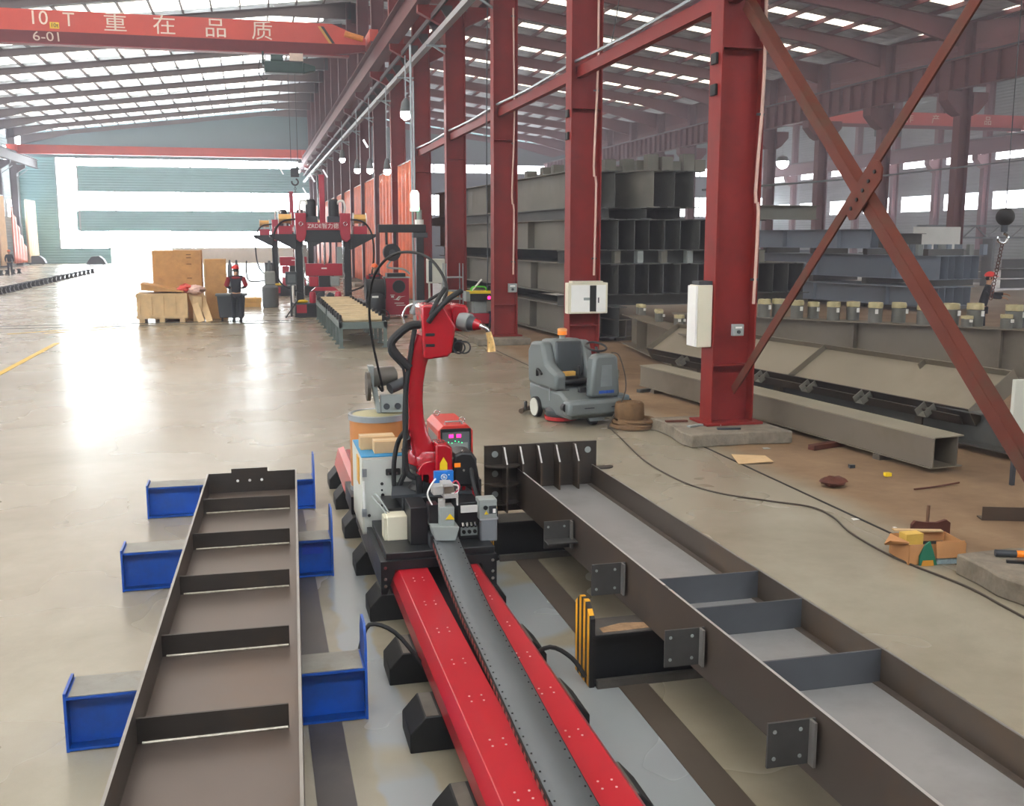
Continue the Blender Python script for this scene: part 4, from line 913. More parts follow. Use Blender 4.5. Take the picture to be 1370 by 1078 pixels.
def support(name, lab, x0, x1, y, m, endm, mir=False, h=.3, tall=.52, d=.26, group=None):
    t = thing(name, lab, 'support', ((x0 + x1) / 2, y, 0), 0, group)
    b = MB(); b.box(x0, x1, y, y + d, .006, .02); b.box(x0, x1, y, y + d, h - .018, h - .004); b.box(x0, x1, y + .07, y + .08, .02, h - .018); b.build('section', m, t)
    MB().box(x0 + .01, x1 - .01, y + .004, y + d - .004, h - .004, h).build('worn_top', GREYTOP if m is BLUE else mat('dark_plate_top', '5b5752', .45, .4, var=.2, scale=4, dirt='7a7068', dirt_amt=.6, dscale=5), t)
    return t
for i, y in enumerate((5.29, 7.77, 9.84)):
    x0, x1 = -1.04 + .015 * (2 - i), .5 - .02 * (i == 2)
    t = support('beam_support', ['nearest blue steel support under the open beam', 'middle blue steel support under the open beam', 'farthest blue steel support under the open beam'][i], x0, x1, y, BLUE, BLUE, group='blue supports')
    MB().box(x0 - .014, x0, y, y + .26, .0, .318).build('end_plate', BLUE, t)
    b = MB(); b.prism([(y, 0), (y + .26, 0), (y + .26, .44), (y + .2, .53), (y + .06, .53), (y, .44)], 'x', x1, x1 + .014); b.build('stop_plate', BLUE, t)
    for x in (x0 + .45, x1 - .5): MB().box(x, x + .01, y + .006, y + .07, .02, .28).build('rib', BLUE, t)
    if i == 1: MB().box(x1 - .22, x1 - .06, y + .062, y + .07, .17, .25).build('inner_label', mat('label_blue', '1a3aa0', .4), t)
tag(MB().box(.19, .37, 1.5, 9.8, 0, .006).build('floor_plate', mat('floor_plate_dark', '54504e', .45, .35, var=.15, scale=2, dirt='6a625a', dirt_amt=.5, dscale=1)), 'dark steel floor strip running under the blue supports', 'floor plate')
tag(MB().box(1.98, 2.16, 1.5, 8.2, 0, .006).build('floor_plate', mat('floor_plate_brown', '5a5046', .5, .3, var=.15, scale=2, dirt='48403a', dirt_amt=.6, dscale=1)), 'brown-dark steel floor strip running under the black supports', 'floor plate')

# ================================================================== near right beam on black supports
t = thing('steel_beam', 'long rusty brown beam with flanged base plate lying on black supports', 'steel beam', (2.5, 5, .32))
zb, ztop, zw = .322, .645, .475
def rb(y): return 2.245 - (y - 2.9) * .0215, 2.895 - (y - 3.2) * .0165
ya, yb = 1.2, 8.32
for i, s in ((0, 1), (1, -1)):
    b = MB(); flange(b, lambda y: rb(y)[i], ya, yb, .014, zb, ztop, s); f_ = b.build('flange', mat('mill_brown', '4a4038', .45, .3, var=.2, scale=1.4, dirt='60482f', dirt_amt=.6, dscale=1.6), t)
    b = MB(); flange(b, lambda y: rb(y)[i], ya, yb, .014, ztop, ztop + .002, s); b.build('pale_edge', mat('bright_edge', 'cfcdc8', .3, .6, var=.08) if i == 0 else MILLEDGE, f_)  # palest strip on the left flange, greyer one on the right
b = MB(); b.add([(rb(ya)[0] + .014, ya, zw), (rb(ya)[1] - .014, ya, zw), (rb(yb)[1] - .014, yb, zw), (rb(yb)[0] + .014, yb, zw), (rb(ya)[0] + .014, ya, zw - .01), (rb(ya)[1] - .014, ya, zw - .01), (rb(yb)[1] - .014, yb, zw - .01), (rb(yb)[0] + .014, yb, zw - .01)],
      [(0, 1, 2, 3), (7, 6, 5, 4), (0, 4, 5, 1), (1, 5, 6, 2), (2, 6, 7, 3), (3, 7, 4, 0)])
b.build('web', mat('beam_web_ground', 'a3a2a0', .36, .45, var=.1, scale=1., dirt='7a756e', dirt_amt=.5, dscale=.9), t)
b = MB()
for i in (0, 1):
    s = 1 if i == 0 else -1
    flange(b, lambda y: rb(y)[i] + s * .014, ya, yb, .04, zw, zw + .004, s)
b.build('weld_seam', mat('weld_dark', '5a5048', .5, .4, var=.2, scale=20), t)
for px in ((890, 773), (938, 812), (1020, 884)):
    y = gnd(*px, z=.645).y; x0, x1 = rb(y)[0] + .014, rb(y)[1] - .014
    MB().box(x0, x1, y - .006, y + .006, zw, ztop - .004).build('stiffener', mat('stiffener_blue_steel', '5a5c60', .4, .45, var=.15, scale=2), t)
YP = yb
X0, X1 = 1.84, 2.84
b = MB(); b.box(X0, X1, YP, YP + .025, .28, .855); bp = b.build('base_plate', MILLDARK, t)
for (x, z) in ((1.93, .78), (1.93, .61), (1.93, .43), (2.76, .78)): MB().cyl((x, YP - .004, z), (x, YP - .001, z), .028, n=14).build('bolt_hole', GREYLT, bp)
for x in (2.0, 2.14, 2.3, 2.46, 2.63):
    b = MB(); z0 = zw if rb(YP)[0] < x < rb(YP)[1] else .3
    b.prism([(YP, z0), (YP - .16, z0), (YP - .16, .72), (YP - .05, .845), (YP, .845)], 'x', x - .007, x + .007); g = b.build('rib', mat('mill_brown', ''), t)
    b = MB(); b.prism([(YP - .162, .72), (YP - .052, .847), (YP - .05, .845), (YP - .16, .72)], 'x', x - .007, x + .007); b.build('pale_edge', mat('bright_edge', ''), g)
for z in (.68, .52, .36):
    poly = [(X0 + .0, YP)] + [(X0 + .16 - .16 * math.cos(a), YP - .14 * math.sin(a)) for a in [k * PI / 10 for k in range(1, 10)]] + [(X0 + .3, YP - .02), (X0 + .3, YP)]
    MB().prism(poly, 'z', z, z + .012).build('half_round_gusset', MILLDARK, t)
poly = [(rb(YP)[1], YP)] + [(rb(YP)[1] + .08 - .1 * math.cos(a), YP - .1 * math.sin(a)) for a in [k * PI / 10 for k in range(1, 10)]] + [(rb(YP)[1] + .16, YP)]
MB().prism(poly, 'z', .62, .632).build('half_round_gusset', MILLDARK, t)
for (pl, pr, shelf) in (((726, 700), (768, 695), True), ((790, 757), (833, 752), False), ((883, 846), (935, 839), False), ((1014, 969), (1080, 961), False)):
    y = gnd(*pr, z=.6).y; x1 = rb(y)[0] - .002; x0 = x1 - .22
    MB().box(x0, x1, y - .006, y + .006, .40, .60).build('cleat_plate', mat('cleat_steel', '4c4a48', .42, .4, var=.2, scale=4), t)
    b = MB(); b.prism([(y, .40), (y - .05, .40), (y - .05, .6), (y, .6)], 'x', x1 - .03, x1 - .018); b.build('cleat_rib', MILLEDGE, t)
    for zz in (.44, .56):
        for xx in (x0 + .03, x1 - .07): MB().cyl((xx, y - .009, zz), (xx, y - .006, zz), .009, n=8).build('bolt_hole', GREYLT, t)
    if shelf: MB().box(x0, x1, y - .12, y, .46, .47).build('cleat_shelf', mat('cleat_steel', ''), t)
for i, y in enumerate((5.37, 7.83)):
    t = support('beam_support', ['near black steel support with a striped end, under the rusty brown beam', 'rear black steel support under the rusty brown beam, behind the grey sprayer'][i], 1.84, 3.0, y, BLACK, HAZ, h=.32, group='black supports')
    b = MB(); b.prism([(y - .0, 0), (y + .28, 0), (y + .28, .44), (y + .2, .5), (y + .1, .5), (y, .42)], 'x', 1.81, 1.84); b.build('striped_end', HAZ, t)
    MB().box(1.85, 2.95, y - .03, y + .001, .0, .05).build('foot_lip', mat('dark_plate_top', ''), t)
    if i == 0:
        s = MB(); s.prism([(1.9, y + .03), (2.2, y + .04), (2.24, y + .12), (2.05, y + .15), (1.9, y + .1)], 'z', .3201, .3215); s.build('rust_patch', mat('rust_patch', '9a7a5a', .8, var=.3, scale=20), t)

# ================================================================== ground track of the welding robot
t = thing('robot_track', 'red covered ground track with black feet carrying the welding robot', 'track', (1.17, 6, 0))
YT0, YT1 = 1.6, 10.9
SCREW = mat('screw_head', 'e8d8d0', .3, .5)
for (x0, x1, sg) in ((.84, 1.085, -1), (1.255, 1.475, 1)):
    xo, xi = (x0, x1) if sg < 0 else (x1, x0)
    b = MB(); b.prism([(xo, .2), (xo, .30), (xo - sg * .045, .355), (xi, .355), (xi, .2)], 'y', YT0, YT1)
    rc = b.build('rail_cover', GLOSSRED, t, bevel=.004)
    b = MB(); y = 1.9
    while y < YT1:
        for dx in (-.022, .022):
            for dy in (-.03, .03): c = (x0 + x1) / 2 - sg * .022; b.cyl((c + dx * 1.4, y + dy, .355), (c + dx * 1.4, y + dy, .358), .0055, n=8)
        y += .46
    b.build('screws', SCREW, rc)
MB().box(.9, 1.42, YT0, YT1, .14, .2).build('bed', BLACK, t); MB().box(1.1, 1.24, YT0, YT1, .2, .215).build('rack_channel', CHARC, t)
b = MB(); y = YT0
while y < YT1: b.box(1.1, 1.125, y, y + .02, .215, .24); y += .045
b.build('gear_rack', CHARC, t)
fys = [2.95, 3.9, 4.85, 5.68, 6.72, 7.72, 8.75, 9.75, 10.6]
for y in fys:
    f = MB(); f.prism([(.68, 0), (1.64, 0), (1.64, .1), (1.56, .19), (1.35, .19), (1.35, .14), (.95, .14), (.95, .19), (.76, .19), (.68, .1)], 'y', y, y + .3)
    ft = f.build('foot', BLACKMAT, t, bevel=.006); [MB().box(xa_, xa_ + .065, y + .01, y + .29, .19, .1915).build('worn_top', mat('foot_worn', '5a564e', .6, .2, var=.25, scale=8), ft) for xa_ in (.765, 1.49)]
MB().prism([(.80, .37), (.86, .39), (.86, .2), (.76, .2)], 'y', 9.0, 10.9).build('end_guard', GLOSSRED, t)
# energy chain
t = thing('cable_chain', 'dark grey drag chain curving along between the red rail covers', 'cable chain', (1.2, 4.5, .3))
def chx(y): return 1.13 + .1 * (1 / (1 + math.exp(-(y - 4.6) * 1.4))) - .01 * (y < 2)
def chz(y): return .395 + .16 * max(0, (y - 5.6) / 1.3) ** 1.6
ys = [1.5 + (6.95 - 1.5) * i / 70 for i in range(71)]
w = .088
b = MB(); b.grid(lambda u, v: (chx(1.5 + 5.45 * v) + (u - .5) * 2 * w, 1.5 + 5.45 * v, chz(1.5 + 5.45 * v)), 2, 90); b.build('top_cover', mat('chain_grey', '55595a', .5, var=.08, scale=6), t, solid=.012)
for s in (-1, 1):
    b = MB()
    for i in range(len(ys) - 1):
        y0, y1 = ys[i], ys[i + 1]; b.bar((chx(y0) + s * w, y0 + .002, chz(y0) - .035), (chx(y1) + s * w, y1 + .002, chz(y1) - .035), .012, .062)
    b.build('side_chain', BLACKMAT, t)
REFL = mat('chain_reflection', '8a4038', .5)
for i in range(len(ys) - 1):
    y0, y1 = ys[i], ys[i + 1]; MB().bar((chx(y0) - w - .007, y0 + .016, chz(y0) - .032), (chx(y1) - w - .007, y1 - .02, chz(y1) - .032), .003, .03).build('link_reflection', REFL, t)  # orange reflection on the left links, put in as coloured strips
b = MB()
for i in range(0, len(ys), 1):
    for s in (-1, 1): b.cyl((chx(ys[i]) + s * (w - .012), ys[i], chz(ys[i]) + .0), (chx(ys[i]) + s * (w - .012), ys[i], chz(ys[i]) + .004), .0045, n=6)
b.build('pins', BLACKMAT, t)
# loose hoses at the track
t = tag(MB().tube([(.5, 5.55, .3), (.56, 5.6, .42), (.7, 5.55, .38), (.84, 5.5, .2), (.9, 5.5, .1)], .013, 8).build('hose', BLACKMAT), 'black hose looping from the near blue support to the track', 'hose')
t = tag(MB().tube([(1.5, 5.6, .12), (1.62, 5.55, .2), (1.74, 5.5, .14), (1.8, 5.42, .05)], .014, 8).build('hose', BLACKMAT), 'black hose running from the track to the striped support end', 'hose')

# ================================================================== robot carriage
YR = 7.35
def A(px, py, y=YR): return at(px, py, y)
t = thing('robot_carriage', 'black steel carriage straddling the red track under the robot', 'carriage', (1.2, 7.4, .36))
b = MB(); b.box(.80, 1.56, 6.75, 8.6, .42, .47); b.build('deck', BLACK, t, bevel=.005)
b = MB(); b.prism([(.76, .19), (.8, .19), (.86, .36), (1.46, .36), (1.53, .19), (1.57, .19), (1.57, .42), (.76, .42)], 'y', 6.72, 6.78); fp = b.build('front_plate', BLACK, t)
for x in (.79, 1.54):
    for z in (.25, .3, .38): MB().cyl((x, 6.71, z), (x, 6.72, z), .012, n=8).build('bolt', CHROME, fp)
for x in (.76, 1.53): MB().box(x, x + .04, 6.78, 8.5, .22, .42).build('side_plate', BLACK, t)
MB().box(.995, 1.12, 6.9, 7.2, .47, .74).build('left_housing', BLACK, t, bevel=.005); MB().box(1.34, 1.5, 6.95, 7.2, .47, .74).build('right_housing', BLACK, t, bevel=.005)
tc = MB().box(1.36, 1.48, 6.94, 6.95, .5, .56).build('connector_plate', GREYLT, t)
for i in range(4): MB().cyl((1.375 + i * .03, 6.92, .57), (1.375 + i * .03, 6.945, .59), .011, n=8).build('connector', CHROME, t); 
for i in range(3): MB().cyl((1.38 + i * .04, 6.925, .53), (1.38 + i * .04, 6.945, .53), .014, n=8).build('connector', BLACKMAT, t)
MB().box(1.36, 1.5, 6.935, 6.95, .67, .72).build('label_plate', WHITE, t)
MB().prism([(.9, 7.2), (1.5, 7.2), (1.44, 7.6), (.96, 7.6)], 'z', .74, .76).build('robot_platform', CHARC, t)
MB().box(.98, 1.42, 7.2, 7.6, .47, .74).build('pedestal', BLACK, t, bevel=.01)

# ================================================================== control cabinet, boxes, drum, power source
t = thing('control_cabinet', 'light grey control cabinet with blue mat on top, left of the robot', 'cabinet', (.9, 8.0, .3))
yf = 7.62; q0, q1 = A(483, 605, yf), A(560, 600, yf); x0, x1 = q0.x, 1.17; zt = .96; z0 = .36
MB().box(x0, x1, yf, 8.35, z0, zt).build('body', CAB, t, bevel=.006)
fr = MB().box(x0 + .015, x1 - .01, yf - .012, yf, z0 + .02, zt - .02).build('front_panel', mat('cabinet_front', 'c4c6be', .45, var=.03), t)
for i, (px, py, r) in enumerate(((511, 647, .012), (511, 655.5, .008), (512, 662, .013), (512, 669, .012), (512, 675.5, .012), (494, 689.5, .012))):
    q = A(px, py, yf - .013); MB().cyl((q.x, yf - .018, q.z), (q.x, yf - .012, q.z), r, n=16).build('port_hole', BLACKMAT, fr)
for py in (632, 685): q = A(484, py, yf); MB().box(q.x, q.x + .035, yf - .03, yf - .01, q.z - .03, q.z + .03).build('hinge', GALV, t)
MB().box(x0 + .005, x0 + .02, yf - .022, yf - .012, .55, .78).build('door_edge', WHITE, t)
q = A(526, 630, yf); MB().box(q.x - .06, q.x + .05, yf - .04, yf - .012, q.z - .025, q.z + .025).build('plug_socket', BLACKMAT, t, bevel=.008); MB().box(q.x - .045, q.x + .03, yf - .046, yf - .04, q.z - .018, q.z - .0).build('socket_latch', CHROME, t)
q = A(532, 664, yf); cn = MB().box(q.x - .055, q.x + .055, yf - .03, yf - .012, q.z - .055, q.z + .055).build('gland_plate', CAB, t); MB().cyl((q.x, yf - .07, q.z), (q.x, yf - .03, q.z), .052, n=18).build('gland_ring', GREY, cn); MB().cyl((q.x, yf - .085, q.z), (q.x, yf - .07, q.z), .022, n=14).build('gland_core', WHITE, cn)
MB().box(x0, x1, yf - .004, 8.3, zt, zt + .008).build('blue_mat', BLUELID, t)
MB().box(x0 + .03, x1 - .02, yf + .06, 8.3, .2, z0).build('plinth', mat('plinth_grey', '8c8c84', .5), t)
b = MB(); b.box(x0 - .008, x0, yf + .15, yf + .3, .72, .93); b.build('warning_label', mat('label_orange', 'd8a040', .5), t)
for i, z in enumerate((.90, .70)):
    pass
kx = x0 + .06
for i, (bx, by, bw) in enumerate(((x0 + .02, 7.86, .27), (x0 + .11, 7.70, .3))):
    tt = thing('cardboard_box', ['rear plain cardboard box on the blue mat of the grey cabinet', 'front plain cardboard box on the blue mat of the grey cabinet'][i], 'box', (bx + bw / 2, by, zt + .008), 0, 'boxes on the cabinet')
    MB().box(bx, bx + bw, by, by + .15, zt + .0085, zt + .10 + .01 * (1 - i)).build('carton', CARD, tt, bevel=.003); MB().box(bx + .002, bx + bw - .002, by + .065, by + .09, zt + .1 + .01 * (1 - i), zt + .1015 + .01 * (1 - i)).build('tape', mat('box_tape', 'd2b890', .4), tt)
t = thing('junction_box', 'small beige electrical box hanging in front of the grey cabinet', 'electrical box', (1.0, 7.1, .5))
yj = 7.05; a, c = A(514, 694, yj), A(546, 746, yj)
MB().box(a.x + .02, c.x, yj, yj + .16, c.z, a.z + .01).build('body', BEIGE, t, bevel=.006); MB().box(a.x + .0, a.x + .02, yj + .01, yj + .15, c.z + .01, a.z).build('door', mat('beige_door', 'c8c2aa', .5), t); MB().box(a.x - .004, a.x + .0, yj + .04, yj + .06, c.z + .05, c.z + .1).build('latch', CHROME, t)
MB().box(a.x + .04, c.x - .02, yj + .16, 7.6, .62, .66).build('bracket', BLACK, t); b = MB(); b.tube([(a.x + .03, yj + .1, a.z + .01), (a.x - .02, yj + .3, a.z + .05), (a.x - .03, 7.55, a.z + .04)], .006, 6); b.tube([(a.x + .05, yj + .12, a.z + .01), (a.x + .0, yj + .3, a.z + .08), (a.x - .0, 7.58, a.z + .05)], .006, 6); b.build('wire', GREYLT, t)
# wire barrel with feeder
t = thing('wire_drum', 'brown fibre drum of welding wire behind the grey cabinet', 'drum', (1.1, 9.15, .47))
yd = 9.1; c0 = at(505, 552, yd); R_ = .25; dz = c0.z
MB().lathe([(R_, .36), (R_, dz - .04)], (c0.x, yd, 0), 32).build('body', DRUM, t); MB().lathe([(R_ + .012, dz - .05), (R_ + .012, dz), (R_ - .01, dz + .004), (R_ - .03, dz - .008)], (c0.x, yd, 0), 32).build('lid_ring', GALV, t)
MB().lathe([(R_ - .02, dz - .02), (R_ - .02, dz - .006), (.02, dz + .01)], (c0.x, yd, 0), 32).build('lid', mat('drum_lid', 'a8a078', .5, var=.12), t); MB().lathe([(R_ + .008, .36), (R_ + .008, .4)], (c0.x, yd, 0), 32).build('base_ring', GALV, t)
MB().box(c0.x - .28, c0.x + .3, yd - .3, yd + .3, .2, .36).build('drum_platform', BLACK, t)
t = thing('wire_feeder', 'grey wire feeder with roller on top of the brown fibre drum', 'wire feeder', (c0.x + .1, yd, dz))
fx = c0.x + .12; fz = dz + .012
MB().box(fx - .1, fx + .14, yd - .1, yd - .02, fz, fz + .16).build('body', GREYLT, t, bevel=.008); MB().prism([(fx - .13, fz), (fx - .1, fz), (fx - .15, fz + .42), (fx - .2, fz + .42)], 'y', yd - .09, yd + .04).build('bracket', GREYLT, t)
MB().cyl((fx - .16, yd - .08, fz + .32), (fx + .02, yd + .02, fz + .32), .085, n=20).build('motor', mat('motor_grey', '6a665e', .45, .4), t); MB().cyl((fx - .02, yd - .12, fz + .22), (fx + .13, yd - .05, fz + .27), .05, n=16).build('gear_motor', CHARC, t)
MB().cyl((fx - .22, yd - .06, fz + .24), (fx - .19, yd - .06, fz + .24), .13, n=24).build('wheel', mat('reel_brown', '4a4238', .5, .3), t)
for x in (-.05, .05): MB().cyl((fx + x, yd - .12, fz + .06), (fx + x, yd - .1, fz + .06), .028, n=14).build('feed_roller', CHARC, t)
pts = [(fx - .12, yd - .1, fz + .25)] + [tuple(at(px, py, y)) for px, py, y in ((512, 520, 9.0), (499, 460, 8.8), (494, 410, 8.6), (500, 370, 8.4), (520, 344, 8.2), (545, 337, 8.0), (572, 344, 7.8), (590, 364, 7.6), (598, 386, 7.45))] + [tuple(at(593, 402, 7.35))]
tag(MB().tube(pts, .011, 8, 6).build('wire_conduit', BLACKMAT), 'thin black wire conduit arching high from the drum feeder to the robot elbow', 'conduit')
# welding power source
t = thing('power_source', 'red welding power source with glowing displays behind the robot base', 'power source', (1.7, 8.9, .47))
yp = 8.75; a = at(586, 572, yp); c = at(633, 625, yp); ZB = .47
x0, x1 = a.x, c.x; zt = at(600, 569, yp).z
b = MB(); b.prism([(x0, ZB), (x1, ZB), (x1, zt - .05), (x1 - .05, zt), (x0 + .05, zt), (x0, zt - .05)], 'y', yp, yp + .62); b.build('case', LIGHTRED, t, bevel=.006)
MB().box(x0 + .02, x1 - .02, yp - .012, yp, zt - .28, zt - .03).build('display_bezel', BLACK, t, bevel=.004)
dp = MB().box(x0 + .035, x1 - .035, yp - .016, yp - .012, zt - .25, zt - .06).build('display_panel', GREY, t)
for px, r, m in ((.3, .014, LEDR), (.62, .02, LEDR)): MB().box(x0 + .05 + (x1 - x0 - .1) * px - .02, x0 + .05 + (x1 - x0 - .1) * px + .02, yp - .018, yp - .016, zt - .11, zt - .08).build('digital_display', m, dp)
for i in range(6): MB().cyl((x0 + .06 + i * .03, yp - .019, zt - .14 - .008 * (i % 3)), (x0 + .06 + i * .03, yp - .016, zt - .14 - .008 * (i % 3)), .004, n=6).build('indicator', LEDG, dp)
MB().box(x0 + .05, x1 - .05, yp - .018, yp - .016, zt - .235, zt - .155).build('key_field', GREYLT, dp)
MB().box(x0 - .004, x0, yp + .06, yp + .5, ZB + .1, zt - .1).build('side_grille', GREYLT, t)
for y in (yp + .1, yp + .52): MB().ring((x0 + .08 if y > yp + .3 else x1 - .08, y, zt + .025), .024, .006, (0, 1, 0), 16, 6).build('lifting_eye', CHROME, t)
MB().tube([(x0 + .07, yp + .05, zt), (x0 + .07, yp + .05, zt + .025), (x1 - .09, yp + .05, zt + .025), (x1 - .09, yp + .05, zt)], .008, 6, 1).build('handle', GREYLT, t)
MB().box(x0 + .04, x1 - .03, yp - .03, yp, ZB + .02, ZB + .2).build('lower_front', BLACK, t)
MB().box(x0 - .02, 1.9, yp - .02, yp + .6, .2, .469).build('stand', BLACK, t)

# ================================================================== the robot
t = thing('welding_robot', 'glossy red articulated welding robot standing on the black carriage', 'robot', (1.3, YR, .76))
def P2(pts): return [(A(px, py).x, A(px, py).z) for px, py in pts]
b = MB(); bc = A(566, 655); b.lathe([(.15, .762), (.16, .77), (.13, .80), (.12, .90), (.15, .92), (.15, .95)], (bc.x + .05, YR + .02, 0), 28); b.build('base', BLACK, t)
b = MB(); b.lathe([(.15, .95), (.16, .96), (.16, 1.02), (.14, 1.06)], (bc.x + .05, YR + .02, 0), 28); b.build('turntable', ROBRED, t)
MB().prism(P2([(577, 588), (590, 587), (599, 592), (600, 638), (577, 640)]), 'y', YR - .19, YR + .02).build('shoulder', ROBRED, t, bevel=.015)
sh = MB(); sh.prism(P2([(582.5, 612), (587, 604), (592, 612), (592, 621), (582, 621)]), 'y', YR - .1985, YR - .197)
st = sh.build('warning_triangle', YEL, t)
b = MB(); b.prism(P2([(601, 603), (612, 598), (626, 599), (632, 608), (632, 644), (601, 644)]), 'y', YR - .17, YR + .06); mo = b.build('shoulder_motor', BLACK, t, bevel=.02)
q0, q1 = A(602, 613), A(610, 618); MB().box(q0.x, q1.x, YR - .178, YR - .172, q1.z, q0.z).build('orange_label', AMBER, mo)
for px, py in ((613, 597), (599, 606), (614, 622)): q = A(px, py); MB().cyl((q.x, YR - .185, q.z), (q.x, YR - .17, q.z), .009, n=8).build('bolt', CHROME, mo)
# lower arm : swept section with bulging joint
arm = [(573, 628, 15, .12), (568, 612, 14, .115), (563.5, 595, 12.5, .10), (558, 578, 10.8, .09), (554.5, 558, 9.6, .085), (553.5, 535, 9.3, .085), (554, 510, 9.6, .085), (556.5, 488, 10.3, .09), (561, 468, 11.5, .10), (568, 450, 13, .11)]
arm = [(573, 628 + 14, 10, .09)] + arm
secs = []; b = MB(); n = 16; vs = []
for i, (px, py, hw, th_) in enumerate(arm):
    p = A(px, py); pa = A(*arm[max(i - 1, 0)][:2]); pb = A(*arm[min(i + 1, len(arm) - 1)][:2]); d = (pb - pa).normalized(); sdir = Vector((d.z, 0, -d.x)); r = hw * 1.22 / 183.
    for k in range(n):
        a = 2 * PI * k / n; ca, sa = math.cos(a), math.sin(a); e = .55
        vs.append(p + sdir * r * math.copysign(abs(ca) ** e, ca) + Vector((0, 1, 0)) * th_ * math.copysign(abs(sa) ** e, sa))
m_ = len(arm); b.add(vs, [(i * n + k, (i + 1) * n + k, (i + 1) * n + (k + 1) % n, i * n + (k + 1) % n) for i in range(m_ - 1) for k in range(n)] + [tuple(range(n)), tuple(range(m_ * n - 1, (m_ - 1) * n - 1, -1))])
b.build('lower_arm', ROBRED, t, smooth=50)
q = A(571, 626); MB().cyl((q.x, YR - .15, q.z), (q.x, YR + .15, q.z), .085, n=28).build('shoulder_joint', ROBRED, t, bevel=.008)
# elbow housing
b = MB(); b.prism(P2([(559, 409), (563, 406), (588, 406), (604, 434), (603.5, 442), (599.5, 468), (594, 474), (566, 478), (562, 474), (560.5, 446)]), 'y', YR - .16, YR + .14); eh = b.build('elbow_housing', ROBRED, t, bevel=.014)
for py, w in ((445, 5), (459, 5)):
    q = A(571, py); MB().box(q.x - .035, q.x + .03, YR - .164, YR - .159, q.z - .01, q.z + .01).build('cover_slot', BLACK, eh)
# forearm, wrist
q0, q1, q2 = A(584, 424, YR), A(607, 421, YR + .12), A(622, 424, YR + .16)
MB().tube([q0 - (q1 - q0) * .5, q0, q1], [.10, .085], 20, 1).build('forearm', ROBRED, t)
b = MB(); b.prism(P2([(602, 410), (607, 406), (623, 407.5), (626, 415), (626, 437), (621, 443), (604, 442)]), 'y', YR - .04, YR + .18); b.build('wrist', ROBRED, t, bevel=.025)
wq = A(624, 431, YR - .04); wd = Vector((.72, -.6, -.16)).normalized()
b = MB(); b.cyl(wq - wd * .05, wq + wd * .03, .068, n=26); b.build('wrist_flange', GREYLT, t); b = MB(); b.cyl(wq + wd * .03, wq + wd * .075, .056, .048, 24); b.build('collar', CHARC, t); b = MB(); b.cyl(wq + wd * .075, wq + wd * .12, .046, .03, 22); b.build('torch_clutch', ROBRED, t)
e = wq + wd * .12; g2_, g3_, g4_ = A(651, 440, YR - .15), A(656, 450, YR - .15), A(657, 463, YR - .15)
MB().tube([e, A(643, 436, YR - .14), g2_, A(654.5, 446, YR - .15)], .016, 12).build('torch_neck', CHROME, t)
b = MB(); b.tube([A(653.5, 444, YR - .15), A(656, 454, YR - .15), A(657, 462, YR - .15), A(657.5, 470, YR - .15)], [.02, .034], 12); b.build('wrapped_nozzle', COPPER, t)
b = MB(); q = A(608, 462); b.cyl((q.x - .02, YR, q.z), (q.x + .045, YR - .03, q.z), .045, n=16); b.build('motor_cap', BLACKMAT, t); MB().box(q.x - .04, q.x + .01, YR - .05, YR + .05, q.z - .05, q.z + .06).build('motor', BLACKMAT, t, bevel=.01)
for s_ in (-.01, .03): MB().ring((q.x + .03 + s_, YR - .06, q.z - .01), .045, .006, (.2, 1, .2), 20, 6).build('cable_loop', CHARC, t)
def hose(name, pts, r, m=BLACKMAT): return MB().tube([A(*p) if len(p) == 3 else A(p[0], p[1], YR - .1) for p in pts], r, 10, 6).build(name, m, t)
hose('dress_hose', [(562, 434), (548, 436), (534, 446), (523.5, 459), (528, 471), (538, 482), (548, 492)], .030)
hose('dress_hose', [(555, 440), (552, 455), (549, 475), (546, 495), (543, 530), (543, 570), (541, 605), (541, 635)], .018)
hose('thin_cable', [(527, 455), (521, 464), (522, 473), (532, 484), (540, 495), (541, 520), (540, 560), (541, 590)], .010)
hose('dress_hose', [(573, 431, YR - .17), (583, 417, YR - .19), (600, 400, YR - .16), (617, 389, YR - .1)], .020)
hose('dress_hose', [(576, 421, YR - .175), (583, 406, YR - .18), (590, 394, YR - .12), (596, 385)], .016)
hose('dress_hose', [(568, 424), (560, 412, YR + .2), (578, 399, YR + .2), (590, 392, YR + .15)], .012)
hose('thin_cable', [(552, 407), (544, 411), (539, 422), (541, 432)], .008, CHROME)
yq = 7.5
hose('dress_hose', [(543, 575), (533, 590, yq), (527.5, 615, yq), (527, 645, yq), (529, 659, yq)], .018)
hose('dress_hose', [(545, 585), (548, 605, yq), (545, 625, yq), (536, 645, yq), (531, 660, yq)], .020)
hose('dress_hose', [(541, 600), (544, 628), (552, 638), (566, 637)], .022)
hose('dress_hose', [(630, 605), (636, 622), (640, 645), (642, 660)], .010)
hose('dress_hose', [(628, 612), (634, 650, YR - .25), (643, 680, YR - .3), (640, 705, YR - .3)], .014)
q0, q1 = A(551, 662), A(556, 680); MB().box(q0.x, q1.x, YR - .162, YR - .15, q1.z, q0.z).build('yellow_label', YEL, t)
b = MB(); 
for px in (557, 566): q = A(px, 672); b.box(q.x - .02, q.x + .02, YR - .15, YR - .1, .76, .9)
b.build('base_post', BLACK, t)
b = MB()
for (a_, c_) in (((620, 640), (620, 690)), ((633, 640), (633, 690)), ((620, 645), (633, 645)), ((620, 668), (633, 668))): b.bar(A(*a_, YR - .1), A(*c_, YR - .1), .025, .03, (0, 1, 0))
b.build('hose_frame', ROBRED, t)
PALE = mat('pale_alu', 'b4b2ac', .4, .2, var=.05)
